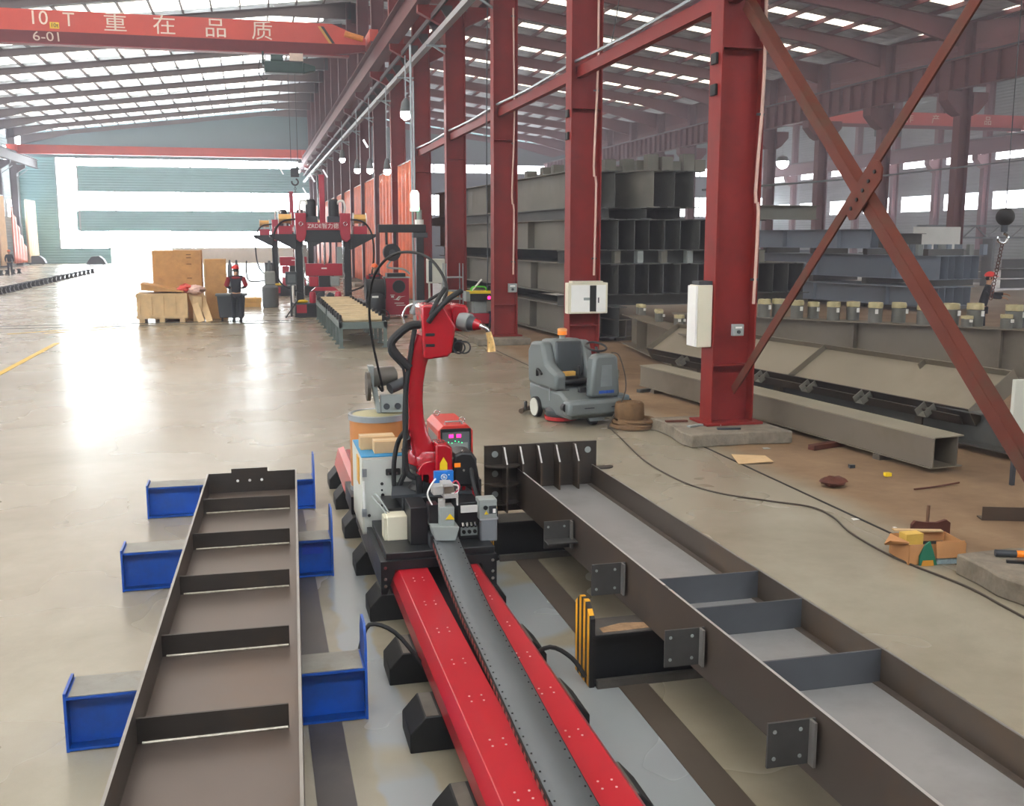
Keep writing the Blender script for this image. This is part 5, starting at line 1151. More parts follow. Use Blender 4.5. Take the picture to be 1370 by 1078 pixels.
# torch cleaning station in the middle
t = thing('torch_cleaner', 'grey torch cleaning unit with a blue tag in front of the robot', 'torch cleaner', (1.2, 6.85, .47))
ys_ = 6.82
def S2(pts): return [(A(px, py, ys_).x, A(px, py, ys_).z) for px, py in pts]
def SB(name, l, tp, r, bt, m, y0=0, y1=.1, **k):
    q0, q1 = A(l, tp, ys_), A(r, bt, ys_); return MB().box(q0.x, q1.x, ys_ + y0, ys_ + y1, q1.z, q0.z).build(name, m, t, **k)
SB('back_plate', 574, 676, 587, 703, BLACK, .0, .12); SB('body', 586, 676, 606, 702, GREYLT, -.06, .06, bevel=.006); SB('body_top', 586, 666, 594, 678, PALE, -.05, .0, bevel=.003)
MB().prism(S2([(574, 700), (611, 700), (606, 718), (580, 718)]), 'y', ys_ - .1, ys_ + .06).build('drip_tray', GREYLT, t, bevel=.004)
MB().prism(S2([(594, 691.5), (600, 684), (606, 691.5)]), 'y', ys_ - .066, ys_ - .061).build('warning_triangle', YEL, t)
SB('valve_block', 578, 649, 592, 660, PALE, -.04, .06, bevel=.005); SB('valve_bracket', 590, 645, 604, 648, PALE, -.06, .06); SB('valve_post', 590, 647, 594, 662, PALE, -.02, .04); SB('valve_foot', 592, 660, 611, 663, PALE, -.06, .06); SB('valve_body', 594, 650, 607, 661, mat('valve_steel', '9a9080', .35, .6), -.02, .05); SB('side_arm', 611, 655, 613, 676, WHITE, 0, .03)
tg = MB(); a_, c_ = A(581, 631, ys_ + .1), A(607, 646, ys_ + .1); tg.box(a_.x, c_.x, ys_ + .1, ys_ + .14, c_.z, a_.z); tg = tg.build('blue_tag', BLUETAG, t, bevel=.003)
qm = A(594, 638, ys_ + .1); MB().ring((qm.x, ys_ + .098, qm.z), .02, .0025, (0, 1, 0), 24, 5).build('tag_ring', WHITE, tg); MB().box(qm.x - .011, qm.x + .008, ys_ + .097, ys_ + .099, qm.z + .003, qm.z + .009).build('tag_mark', WHITE, tg); MB().box(qm.x - .01, qm.x + .011, ys_ + .097, ys_ + .099, qm.z - .008, qm.z - .002).build('tag_mark', WHITE, tg); MB().cyl((qm.x + .035, ys_ + .097, qm.z + .015), (qm.x + .035, ys_ + .099, qm.z + .015), .005, n=8).build('tag_dot', WHITE, tg)
for (p, m) in ((((602, 650), (610, 643), (615, 652), (608, 660)), mat('hose_red', 'c04058', .4)), (((606, 648), (613, 650), (612, 658), (604, 660)), WHITE), (((583, 640), (576, 650), (572, 662), (578, 675)), WHITE)): MB().tube([A(px, py, ys_ - .03) for px, py in p], .006, 6).build('air_hose', m, t)
SB('mount', 575, 716, 612, 733, CHARC, -.02, .12)
q0 = A(594, 726, ys_)
MB().box(1.12, 1.3, ys_ + .1, ys_ + .2, .47, q0.z).build('mount_post', BLACK, t)
# sprayer on the right
t = thing('anti_spatter_sprayer', 'grey anti-spatter sprayer with a cloudy reservoir at the right of the carriage', 'sprayer', (1.6, 6.9, .47))
yv = 6.88; a_, c_ = A(641, 669, yv), A(665, 694, yv); MB().box(a_.x, c_.x, yv, yv + .13, c_.z, a_.z).build('head', GREYLT, t, bevel=.006)
d_, e_ = A(643, 694, yv), A(666, 724, yv); MB().box(d_.x, e_.x, yv + .005, yv + .125, e_.z, d_.z).build('reservoir', mat('cloudy_plastic', '7d8084', .25, var=.06), t, bevel=.012); MB().box(d_.x - .004, e_.x + .004, yv, yv + .13, d_.z - .012, d_.z).build('reservoir_rim', mat('rim_pale', 'a4a6aa', .3), t)
k_ = A(649.5, 679, yv); MB().cyl((k_.x, yv - .008, k_.z), (k_.x, yv, k_.z), .016, n=14).build('nozzle_port', BLACK, t); k_ = A(659, 681, yv); MB().box(k_.x - .025, k_.x + .025, yv - .006, yv, k_.z - .03, k_.z + .025).build('window', CHARC, t); k_ = A(661, 682, yv); MB().box(k_.x - .01, k_.x + .01, yv - .009, yv - .006, k_.z - .02, k_.z + .01).build('label', WHITE, t)
MB().prism([(A(px, py, yv).x, A(px, py, yv).z) for px, py in ((648, 688), (650.5, 683), (653.5, 688))], 'y', yv - .004, yv - .001).build('warning_triangle', YEL, t)
MB().box(1.5, d_.x + .02, yv + .03, yv + .1, d_.z - .05, d_.z - .02).build('bracket', BLACK, t)
MB().tube([(1.48, yv + .1, .5), (1.5, yv + .05, .65), (1.5, yv + .05, d_.z - .03)], .014, 8).build('hose', BLACKMAT, t)

# ================================================================== tall stack of primed beams behind the columns
def hb(lab, p0, hdg, L, fw, h, m, group, stiff=0, name='steel_beam', tf=.022, tw=.014, pitch=0.):
    a = math.radians(hdg); d = Vector((math.sin(a), math.cos(a), pitch))
    p0 = Vector(p0); p1 = p0 + d * L
    b = MB(); b.hsec(p0, p1, fw, h, tf, tw)
    o = b.build(name, m); tag(o, lab, 'steel beam', group)
    if stiff:
        for k in range(stiff):
            q = p0 + d * L * (k + .5) / stiff; s = MB(); x = d.cross(Vector((0, 0, 1))).normalized()
            s.bar(q - x * (fw / 2 - .01) + Vector((0, 0, h / 2)), q + x * (fw / 2 - .01) + Vector((0, 0, h / 2)), .012, h - 2 * tf)
            me = s.build('stiffener', m); loc = me.location - o.location; me.parent = o; me.location = loc
    return o
rn = random.Random(11)
XS, YS = 7.95, 24.4
lay = (('bottom', .10, .78, 3, .46), ('third', 1.17, .79, 15, .425), ('second', 2.28, .78, 12, .425))
for nm, z, h, n, fw in lay:
    for i in range(n):
        jit = rn.uniform(-.12, .12); m = STOCK if i == 0 else STOCKDK  # lit outer side gets the paler copy, shaded ends the darker one
        hb('grey primed beam in the %s layer of the tall stack, %s from the left' % (nm, ORD[i]), (XS + i * (fw + .005), YS + jit, z), -3.5, 14.5 + rn.uniform(-.5, .5), fw - .01, h, m, 'tall stack, %s layer' % nm, 2 if i < 2 else 0)
for i, (dx, dy, hd, L) in enumerate(((0, 1.0, -4, 14), (.43, .9, -4, 14), (.95, .5, -9, 12), (1.75, -.1, -13, 11), (2.35, .0, -13, 11), (2.9, .1, -13, 11))):
    hb('grey primed beam in the top layer of the tall stack, %s from the left' % ORD[i], (XS + dx, YS + dy, 3.345), hd, L, .40, .92, STOCK if i in (0, 3) else STOCKDK, 'tall stack, top layer', 1 if i == 0 else 0)  # beams showing a lit side are paler by colour, the rest shaded
gi = 0
for z, h, x1 in ((.0, .098, 9.4), (.885, .28, 14.4), (1.965, .31, 13.2)):
    for y in (25.0, 31.0, 37.0):
        if z == 0: b = MB().box(7.4, x1, y, y + .2, .0, .098); o = b.build('timber_sleeper', mat('sleeper', '5a5044', .8))
        else: b = MB().hsec((7.5 - (y - 24) * .06, y, z), (x1 - (y - 24) * .06, y, z), .2, h, .02, .014); o = b.build('spacer_beam', STOCKDK)
        tag(o, 'cross spacer under the %s layer of the tall stack, %s from the front' % ({0: 'bottom', .885: 'third', 1.965: 'second'}[z], ORD[int((y - 25) / 6)]), 'spacer beam', 'cross spacers in the tall stack'); gi += 1
hb('dark long spacer beam along the left edge of the tall stack, under its top layer', (XS - .05, YS + .2, 3.065), -3.5, 16.5, .3, .278, STOCKDK, 'long spacers of the tall stack', name='spacer_beam')
for k, x in enumerate((8.6, 9.6, 10.5)): hb('long spacer beam under the tall stack top layer, %s right of the left edge one' % ORD[k], (x, YS + .1, 3.065), -3.5, 13., .3, .278, STOCKDK, 'long spacers of the tall stack', name='spacer_beam')
hb('grey beam lying crosswise on the tall stack, its end showing right of the big column', (11.4, YS - .05, 3.065), 88, 2.9, .34, .36, STOCK, None)
for i, x in enumerate((8.2, 8.75, 9.35, 10.0, 10.7, 11.4, 12.1, 12.7)):
    t = tag(MB().box(x, x + .16, YS + .02, YS + .28, 1.966, 2.275).build('spacer_block', STOCK if i % 2 else GREYLT, bevel=.01), 'pale spacer block in the gap below the second layer, %s from the left' % ORD[i], 'spacer block', 'spacer blocks in the tall stack')
for i, (px, yy, h) in enumerate(((712, 29.0, .22), (733, 28.2, .28), (748, 27.5, .3), (817, 25.6, .33), (828, 25.7, .16), (841, 25.6, .34), (859, 25.4, .30), (874, 24.9, .42), (893, 24.8, .36), (904, 24.9, .26), (922, 24.8, .44), (937, 24.8, .3))):
    q = at(px, 220, yy); tag(MB().box(q.x - .15, q.x + .15, yy, yy + .3, 4.267, 4.267 + h).build('spacer_block', STOCK, bevel=.01), 'grey spacer block standing on top of the tall stack, %s from the left' % ORD[i], 'spacer block', 'spacer blocks on the tall stack')

# ================================================================== blue-grey stack further back
q0 = at(1253, 342, 32.5)
def stack2(nm, zz, h, n, q, L, fw, hd=-14):
    a = math.radians(hd); sx = Vector((math.cos(a), -math.sin(a), 0))
    for i in range(n):
        p = Vector((q.x, q.y, 0)) + sx * (fw * (i + .5)) + Vector((math.sin(a), math.cos(a), 0)) * rn.uniform(0, .1)
        hb('blue-grey primed beam in the %s layer of the far stack, %s from its long side' % (nm, ORD[i]), (p.x, p.y, zz), hd, L, fw - .01, h, STOCKBLUE, 'far blue-grey stack, %s layer' % nm, 3 if i == 0 else 0)
a = math.radians(-14)
stack2('bottom', .18, .68, 6, at(1240, 390, 31.5), 11, .42); stack2('middle', 1.1, .86, 6, at(1253, 350, 32.), 12, .42); stack2('top', 2.2, .72, 2, at(1160, 320, 34.5), 9, .45)
for zz, h, lv in ((0, .178, 'bottom'), (.865, .23, 'middle'), (1.965, .23, 'top')):
    for k in range(4):
        q = at(1250, 350, 32.) + Vector((math.sin(a), math.cos(a), 0)) * (.4 + 2.8 * k) ; sx = Vector((math.cos(a), -math.sin(a), 0))
        if lv == 'top': sx = sx * .75
        tag(MB().bar((q.x, q.y, zz + h / 2), (q.x + sx.x * 2.5, q.y + sx.y * 2.5, zz + h / 2), .22, h).build('spacer_beam', STOCKDK), 'cross spacer under the %s layer of the blue-grey stack, %s from its near end' % (lv, ORD[k]), 'spacer beam', 'cross spacers in the far stack')
hb('darker grey beam on the far stack, just right of its top beams', at(1192, 330, 36.) * Vector((1, 1, 0)).length_squared ** 0 if False else Vector((at(1233, 320, 36.).x, 36., 1.97)), -14, 3., .5, .8, STOCKDK, None)
for i, px in enumerate((1205, 1212, 1224, 1232, 1243, 1256, 1262, 1270, 1284, 1300, 1318)):
    q = at(px, 338, 33.2 + .15 * (i % 3)); tag(MB().box(q.x - .1, q.x + .1, q.y, q.y + .2, 1.962, 2.36).build('spacer_block', STOCKBLUE if i % 3 else GREYLT, bevel=.01), 'pale spacer block on the far blue-grey stack, %s from the left' % ORD[i], 'spacer block', 'spacer blocks on the far stack')
q = at(1252, 325, 42.); tag(MB().box(q.x - 1.2, q.x + 1.3, 42, 42.06, .0, 3.1).build('white_board', WHITE), 'white board standing behind the far blue-grey stack', 'board')
# lattice truss far right
t = thing('lattice_truss', 'grey lattice truss frame at the far right behind the stacks', 'truss', (38, 48, 0))
def T_(px, py): q = at(px, py, 48.); return q
q0, q1 = T_(1240, 300), T_(1420, 300); z1, z0 = T_(1300, 302).z, T_(1300, 318).z
b = MB()
for yy in (48., 48.8):
    for z in (z0, z1): b.bar((q0.x, yy, z), (q1.x, yy, z), .1, .1)
b.build('chord', GREY, t); b = MB(); x = q0.x; k = 0
while x < q1.x - .8: b.bar((x, 48., z0 if k % 2 else z1), (x + .75, 48., z1 if k % 2 else z0), .06, .06); x += .75; k += 1
b.build('lacing', GREY, t)
for x in (q0.x + .3, (q0.x + q1.x) / 2, q1.x - .3): MB().box(x - .08, x + .08, 48, 48.8, 0, z0).build('leg', GREY, t)
# clutter stacks far right
for i, (px, py, y, w, h, m) in enumerate(((1262, 330, 52, 3., 1.6, STOCKDK), (1310, 335, 50, 2.4, 1.9, STOCK), (1085, 320, 58, 3.5, 1.8, STOCKBLUE), (1375, 345, 44, 3., 1.5, STOCKDK))):
    q = at(px, py, y)
    for j in range(3):
        hb('hazy grey beam in background heap %s, %s from the floor' % (['right of the white board', 'below the lattice truss', 'behind the far stack left end', 'at the right picture edge'][i], ORD[j]), (q.x - w / 2, y, .1 + j * h / 3), 80, w, .4, h / 3 - .05, m, 'background beam heaps')

# ================================================================== beam with yellow-taped stubs
p0, p1 = gnd(998, 422, 1.0), gnd(1370, 440, 1.0); d = (p1 - p0).normalized(); hd = math.degrees(math.atan2(d.x, d.y))
s0 = p0 - d * 1.6
hb('long dark beam behind the tilted beam, carrying yellow-taped pipe stubs', (s0.x, s0.y, .12), hd, 10.5, .5, .88, LONG, None, 4)
side = Vector((-d.y, d.x, 0))
for k in (0, 1, 2): q = s0 + d * (1 + 4 * k); tag(MB().bar((q.x, q.y, .06) if 0 else (q.x - side.x * .5, q.y - side.y * .5, .06), (q.x + side.x * .5, q.y + side.y * .5, .06), .15, .118).build('timber_sleeper', mat('sleeper', '')), 'timber sleeper under the stub-carrying beam, %s from its far end' % ORD[k], 'sleeper', 'sleepers under the stub-carrying beam')
def stub(lab, p, r, h, grp):
    t = thing('pipe_stub', lab, 'pipe stub', p, rn.uniform(0, 3), grp)
    MB().lathe([(r, 0), (r, h * .72)], p, 18).build('tube', STUB, t)
    b = MB(); b.lathe([(r * 1.03, h * .74), (r * 1.06, h * .84), (r * 1.02, h), (r * .5, h * 1.02)], p, 18)
    b.v = [tuple(c + rn.uniform(-.006, .006) for c in v) for v in b.v]; b.build('tape_wrap', TAPE, t); b = MB(); a = rn.uniform(-2.2, -.6); b.box(p[0] + r * math.cos(a) - .02, p[0] + r * math.cos(a) + .03, p[1] + r * math.sin(a) - .03, p[1] + r * math.sin(a), p[2] + h * .45, p[2] + h * .68); b.build('tape_tail', WHITE, t); return t
for i, (px, s) in enumerate(((1011, 1), (1020, 1), (1052, 1), (1064, 1), (1098, .9), (1113, 1), (1150, 1), (1169, 1.05), (1210, 1.05), (1234, 1), (1279, 1.1), (1292, .55), (1310, 1.15), (1345, .7), (1361, 1.15))):
    u = (px - 998) / 372.; py = 422 + 18 * u - (3 if s > .8 and i % 2 == 0 else -1); q = gnd(px, py, 1.001)
    # keep it on the flange
    off = (q - p0); al = off.dot(d); la = max(-.13, min(.13, off.dot(side))); q = p0 + d * al + side * la; q.z = 1.001
    stub('yellow-taped grey pipe stub on the long dark beam, %s from the left' % ORD[i], tuple(q), .125 * (s if s > .8 else .8), .36 * s, 'taped pipe stubs')
# lower beam left of the big column
a0, a1 = gnd(846, 420, .8), gnd(945, 452, .8)
d2 = (a1 - a0).normalized(); hd2 = math.degrees(math.atan2(d2.x, d2.y))
hb('grey beam left of the big front column, carrying small pale stubs', (a0.x, a0.y, .10), hd2, 6, .5, .7, LONG, None, 2)
for i, (px, py) in enumerate(((861, 421), (871, 420), (882, 430), (892, 428), (891, 421), (907, 437), (917, 437), (915, 428))):
    q = gnd(px, py, .801); off = q - a0; s2 = Vector((-d2.y, d2.x, 0)); q = a0 + d2 * off.dot(d2) + s2 * max(-.16, min(.16, off.dot(s2))); q.z = .801
    stub('small pale-topped stub on the grey beam left of the big column, %s from the left' % ORD[i], tuple(q), .085, .24, 'small stubs left of the big column')
q = gnd(850, 458); hb('short grey beam on the floor at the left end of the long beams', (q.x - .1, q.y + .4, .1), -20, 3., .5, .45, LONG, None)
t = tag(MB().box(q.x - .3, q.x + .4, q.y + .6, q.y + .75, 0, .098).build('timber_sleeper', mat('sleeper', '')), 'timber sleeper under the short grey beam', 'sleeper')

# ================================================================== channel section and the tilted beam in front
pA, pB = gnd(1250, 585, .42), gnd(857, 488, .42); d = (pB - pA).normalized(); sd = Vector((d.y, -d.x, 0)); Lc = (pB - pA).length
t = thing('box_beam', 'long pale-topped box beam lying on the dirt floor behind the big front column', 'steel beam', (pA.x, pA.y, .05))
def strip(b, u0, u1, z0, z1, l0=0, l1=None):
    l1 = Lc if l1 is None else l1
    P = [pA + d * l + sd * u for l in (l0, l1) for u in (u0, u1)]
    vs = [(p.x, p.y, z) for z in (z0, z1) for p in P]
    b.add(vs, [(0, 1, 3, 2), (4, 6, 7, 5), (0, 4, 5, 1), (1, 5, 7, 3), (3, 7, 6, 2), (2, 6, 4, 0)])
b = MB(); strip(b, -.02, .42, .405, .42); b.build('top_flange', mat('pale_flange', '8a8270', .6, var=.12, scale=2), t)
b = MB(); strip(b, -.02, .42, .06, .075); b.build('bottom_flange', LONG, t); b = MB(); strip(b, .0, .014, .075, .405); b.build('side_web', LONG, t); b = MB(); strip(b, .33, .344, .075, .405); b.build('rear_web', LONG, t)
b = MB(); strip(b, .014, .33, .075, .405, .35, .37); b.build('diaphragm', STOCKDK, t)
for k, l in enumerate((.8, 3.6, Lc - .6)): b = MB(); strip(b, -.05, .5, 0, .06, l, l + .12); tag(b.build('timber_sleeper', mat('sleeper', '')), 'timber sleeper under the long box beam, %s from its near end' % ORD[k], 'sleeper', 'sleepers under the box beam')
q = gnd(868, 526); tag(MB().bar((q.x - .15, q.y + .1, .03), (q.x + .75, q.y + .45, .03), .09, .05).build('flat_bar', STOCKDK), 'dark flat bar on the floor under the far end of the box beam', 'bar')
# tilted beam
lo0, lo1 = gnd(1300, 555, .45), gnd(868, 470, .45); d = (lo1 - lo0).normalized(); sd = Vector((d.y, -d.x, 0)); Lt = (lo1 - lo0).length
tl = math.radians(33); wv = sd * math.cos(tl) + Vector((0, 0, math.sin(tl))); nv = d.cross(wv) * -1; nv = nv if nv.z > 0 else -nv
t = thing('steel_beam', 'beam tilted on its side with a ribbed trough face, leaning behind the pale box beam', 'steel beam', (lo0.x, lo0.y, .2))
def tb(b, l0, l1, w0, w1, n0, n1):
    P = [lo0 + d * l + wv * w + nv * n for n in (n0, n1) for l in (l0, l1) for w in (w0, w1)]
    b.add(P, [(0, 1, 3, 2), (4, 6, 7, 5), (0, 4, 5, 1), (1, 5, 7, 3), (3, 7, 6, 2), (2, 6, 4, 0)])
    return b
WF = mat('trough_face', '857a68', .55, var=.12, scale=.8, dirt='6a5f4c', dirt_amt=.4, dscale=1.)
H_ = .80
tb(MB(), 0, Lt, 0, H_, -.012, 0).build('web', WF, t); tb(MB(), 0, Lt, -.014, 0, -.17, .09).build('lower_flange', MILLDARK, t); tb(MB(), 0, Lt, H_, H_ + .014, -.17, .09).build('upper_flange', LONG, t)
for l in (.0, Lt): tb(MB(), l - .012, l, -.02, H_ + .03, -.15, .1).build('end_plate', LONG, t)
for l in (1.45, 3.5, 5.3): tb(MB(), l, l + .012, 0, H_ if l > 3 else .12, 0, .085).build('rib', LONG, t) if l != 1.45 else tb(MB(), l, l + .012, H_ - .12, H_, 0, .08).build('rib', LONG, t)
for k in range(6): l = .55 + k * 1.15; b = MB(); tb(b, l, l + .17, -.2, -.015, -.01, .0); tb(b, l, l + .012, -.2, -.015, -.01, .09); tb(b, l + .158, l + .17, -.2, -.015, -.01, .09); b.build('bracket', STOCK, t); 
tb(MB(), .1, Lt - .3, -.10, -.085, -.1, .04).build('angle_strip', MILLDARK, t)
for k, l in enumerate((1.0, 4.0, 6.2)): q = lo0 + d * l + sd * .35; tag(MB().box(q.x - .2, q.x + .2, q.y - .1, q.y + .1, 0, .36).build('support_block', mat('sleeper', '')), 'block propping the tilted beam, %s from its near end' % ORD[k], 'block', 'blocks under the tilted beam')
q = gnd(1300, 600); hb('dark beam in the shade at the near end of the tilted beam', (8.75, 9.9, .08), -8, 6, .4, .42, STOCKDK, None)
q = gnd(1364, 600, .3); t = thing('equipment_screen', 'upright pale grey panel at the right picture edge below the brace', 'panel', (7.5, 8.9, 0))
q0, q1 = at(1359, 508, 9.), at(1400, 598, 9.)
MB().box(q0.x, q1.x, 9.0, 9.05, q1.z, q0.z).build('panel', CAB, t, bevel=.008); MB().box(q0.x + .05, q0.x + .09, 9.0, 9.04, 0, q1.z).build('leg', CHARC, t); MB().box(q1.x - .09, q1.x - .05, 9.0, 9.04, 0, q1.z).build('leg', CHARC, t)
P = gnd(1310, 458)
person('worker in red helmet and dark jacket reaching forward, behind the stub-carrying beam', (P.x, P.y, 0), .9, HELM, NAVY, None, NAVY,
       [((-.24, -.22, 1.16), (-.14, -.46, 1.14), (-.12, -.58, 1.12)), ((.24, -.22, 1.2), (.16, -.5, 1.22), (.14, -.62, 1.2))], .12, .05)
q = at(1352, 410, P.y - .6); hb('dark work piece beam in front of the right worker', (P.x + .2, P.y - 1.2, .1), 70, 2.2, .4, .75, STOCKDK, None)
# crane hook hanging on the right
q = at(1345, 290, 19.); 
t = thing('crane_hook', 'black ball hook with a hanging chain in front of the right bay column', 'crane hook', (q.x, q.y, q.z))
MB().sph(q, .19, 20, 12).build('ball', BLACKMAT, t); MB().cyl((q.x, q.y, q.z - .32), (q.x, q.y, q.z - .16), .07).build('swivel', CHARC, t); MB().ring((q.x - .02, q.y, q.z - .45), .1, .03, (.3, 1, 0), 18, 8, -.8, 4.2).build('hook', CHROME, t)
b = MB(); b.cyl((q.x, q.y, q.z + .1), (q.x, q.y, 9.9), .012, n=6); b.build('rope', CHARC, t)
b = MB()
for i in range(16): b.ring((q.x - .03 - .012 * i, q.y, q.z - .6 - i * .075), .042, .011, (0, 1, 0) if i % 2 else (1, 0, 0), 8, 5)
b.build('chain', RUST, t)
b = MB(); b.box(q.x - .3, q.x + .3, q.y - .3, q.y + .3, 9.9, 10.4); t2 = thing('electric_hoist', 'hoist trolley high above the black ball hook', 'hoist', (q.x, q.y, 9.9)); b.build('body', DKGREEN, t2)
# messenger wire across the right bay
a_, c_ = at(965, 262, 24.), at(1500, 200, 24.)
t = thing('overhead_wire', 'long grey cable crossing the right bay behind the X brace', 'cable', (10, 24, 5)); MB().tube([at(940, 254, 30.), at(1150, 238, 34.), at(1370, 214, 38.), at(1450, 205, 40.)], .035, 6).build('wire', GREY, t)

# ================================================================== fittings on the near columns
y = Y0 + BAY - .21; a_, c_ = at(756, 378, y), at(808, 418, y)
t = thing('electrical_box', 'off-white electrical distribution cabinet hanging on the second column', 'electrical box', (a_.x, y, c_.z))
MB().box(a_.x, c_.x, y - .2, y, c_.z, a_.z).build('body', BEIGE, t, bevel=.008); MB().box(a_.x + .06, a_.x + .42, y - .215, y - .2, c_.z + .03, a_.z - .04).build('left_door', WHITE, t); MB().box(a_.x + .55, c_.x - .04, y - .215, y - .2, c_.z + .03, a_.z - .04).build('right_door', WHITE, t)
MB().box(a_.x + .42, a_.x + .55, y - .208, y - .2, c_.z + .04, a_.z - .05).build('switch_recess', BLACKMAT, t); MB().box(a_.x + .58, a_.x + .6, y - .23, y - .215, c_.z + .2, c_.z + .3).build('handle', CHARC, t); MB().box(a_.x + .08, c_.x - .1, y - .22, y + .02, a_.z, a_.z + .03).build('top_rail', BEIGE, t)
b = MB(); b.box(a_.x + .3, a_.x + .42, y - .217, y - .2155, c_.z + .25, c_.z + .3); b.build('door_label', GREYLT, t)
def pipe_on(lab, x, y, za, zb, m=None, r=.022):
    t = thing('column_conduit', lab, 'conduit', (x, y, za), 0, 'conduits on the columns'); pts = [(x, y, za), (x + .02, y, za + (zb - za) * .25), (x - .03, y, za + (zb - za) * .3), (x + .03, y, za + (zb - za) * .6), (x, y, zb)]
    MB().tube(pts, r, 8, 3).build('pipe', m or mat('conduit_pink', 'c8a494', .5), t)
    b = MB(); [b.box(x - .05, x + .05, y - .01, y + .02, z, z + .03) for z in (za + .3, (za + zb) / 2, zb - .2)]; b.build('clip', CHARC, t)
pipe_on('pale vertical conduit on the second column above the white cabinet', XM + .17, Y0 + BAY - .20, 1.9, 8.6)
pipe_on('pale vertical conduit at the right edge of the big front column', XM + .24, Y0 - .2, 1.75, 6.5)
pipe_on('thin vertical conduit on the column behind the robot torch', XM + .18, Y0 + 2 * BAY - .2, 1.7, 8.0)
for (px, py, yy, lab) in ((985, 441, Y0 - .2, 'small grey switch box low on the big front column'), (685, 385, Y0 + 2 * BAY - .2, 'small grey switch box on the column behind the robot torch')):
    q = at(px, py, yy); t = thing('switch_box', lab, 'switch box', q); s_ = .075 if yy < 15 else .11
    MB().box(q.x - s_, q.x + s_, yy - .07, yy, q.z - s_, q.z + s_).build('box', GREYLT, t, bevel=.006); b = MB(); b.box(q.x - s_ * .6, q.x + s_ * .6, yy - .074, yy - .07, q.z + s_ * .3, q.z + s_ * .6); b.build('sticker', WHITE, t); MB().cyl((q.x, yy - .09, q.z - s_ * .3), (q.x, yy - .07, q.z - s_ * .3), s_ * .3, n=12).build('knob', CHARC, t)
q0, q1 = at(926, 381, Y0), at(938, 463, Y0)
t = thing('fuse_box', 'narrow cream box seen edge-on at the left of the big front column', 'electrical box', (q0.x, Y0, q1.z)); MB().box(q0.x + .03, XM - .31, Y0 - .14, Y0 + .14, q1.z, q0.z).build('body', BEIGE, t, bevel=.006); MB().box(q0.x, q0.x + .025, Y0 - .13, Y0 + .13, q1.z + .01, q0.z - .01).build('door', WHITE, t)
b = MB(); b.box(q0.x + .05, XM - .3, Y0 - .1, Y0 + .1, q0.z + .0, q0.z + .05); b.build('bracket', CHARC, t)
for i, (px, py, yy) in enumerate(((946, 78, Y0), (946, 120, Y0), (757, 152, Y0 + BAY), (757, 182, Y0 + BAY))):
    q = at(px, py, yy); tag(MB().box(XM - .34, XM - .3, yy - .08, yy + .08, q.z - .07, q.z + .07).build('clamp_plate', BLACKMAT, bevel=.01), ['upper black clamp on the big front column', 'lower black clamp on the big front column', 'upper black clamp on the second column', 'lower black clamp on the second column'][i], 'clamp', 'black clamps on the columns')
for i, (px, py, yy) in enumerate(((647, 90, 24), (578, 240, 34))):
    pass
for i, (px, yy, z0) in enumerate(((651, 25.5, 1.3), (816, 18.9, 6.2))):
    q = at(px, 200, yy); t = thing('hanging_rope', ['thin dark rope hanging left of the column behind the robot torch', 'tangled dark wire hanging right of the second column'][i], 'rope', (q.x, yy, z0))
    MB().tube([(q.x, yy, z0), (q.x + (.02 if i == 0 else .15), yy, z0 + 1), (q.x - (0 if i == 0 else .1), yy, (z0 + 9) / 2), (q.x + .05, yy, 9.2)], .014 if i == 0 else .01, 6).build('rope', CHARC, t)

# ================================================================== floor scrubber
t = thing('floor_scrubber', 'grey ride-on floor scrubber with an orange beacon, parked before the second column', 'floor scrubber', (4.42, 14.0, 0), math.radians(10))
def L_(n, b, m, p=None, **k): return b.build(n, m, p or t, local=True, **k)
SG = mat('scrubber_grey', '636968', .4, var=.06, scale=2); SGD = mat('scrubber_dark', '363b3d', .35, var=.06)
ch = MB(); ch.prism([(-.66, .14), (-.55, .10), (.62, .12), (.72, .3), (.72, .5), (-.30, .46), (-.42, .40), (-.66, .36)], 'x', -.38, .40); L_('chassis', ch, SG, bevel=.045)
L_('front_bumper', MB().box(-.44, .44, -.72, -.5, .16, .38), SG, bevel=.05); b = MB(); b.box(-.2, -.05, -.726, -.715, .27, .285); b.box(.22, .36, -.726, -.715, .27, .285); L_('bumper_slot', b, BLACK)
b = MB(); b.prism([(-.20, .44), (.72, .48), (.74, .95), (.62, 1.1), (.26, 1.12), (.12, .82), (-.02, .76), (-.22, .70)], 'x', -.40, -.22); L_('side_tank', b, SG, bevel=.05)
b = MB(); b.prism([(-.20, .44), (.72, .48), (.74, .95), (.62, 1.1), (.26, 1.12), (.12, .82), (-.02, .70), (-.1, .60)], 'x', .24, .40); L_('side_tank', b, SG, bevel=.05)
b = MB(); b.prism([(.12, .5), (.72, .5), (.74, .98), (.62, 1.13), (.24, 1.15), (.18, 1.0)], 'x', -.23, .25); L_('rear_tank', b, SG, bevel=.05)
L_('seat_back', MB().prism([(.10, .62), (.16, .62), (.24, 1.12), (.19, 1.12)], 'x', -.2, .22), SGD, bevel=.03); L_('seat', MB().box(-.2, .22, -.1, .16, .52, .60), BLACK, bevel=.03)
b = MB(); b.tube([(-.39, .3, .47), (-.39, -.2, .47), (-.2, -.25, .47)], .006, 6, 1); L_('seam', b, BLACK)
L_('yellow_tray', MB().box(-.2, .02, -.02, .06, .64, .70), mat('tray_yellow', 'd8a850', .5)); L_('lever', MB().cyl((.06, -.05, .6), (.06, -.05, .78), .02), BLACK)
b = MB(); b.prism([(-.05, .40), (.42, .40), (.38, .94), (.33, 1.0), (.04, 1.0), (-.01, .94)], 'y', -.62, -.42); po = L_('steering_pod', b, SG, bevel=.045)
b = MB(); b.prism([(.10, .55), (.28, .55), (.27, .85), (.11, .85)], 'y', -.626, -.615); L_('pod_panel', b, mat('pod_panel', '747b7b', .4), po)
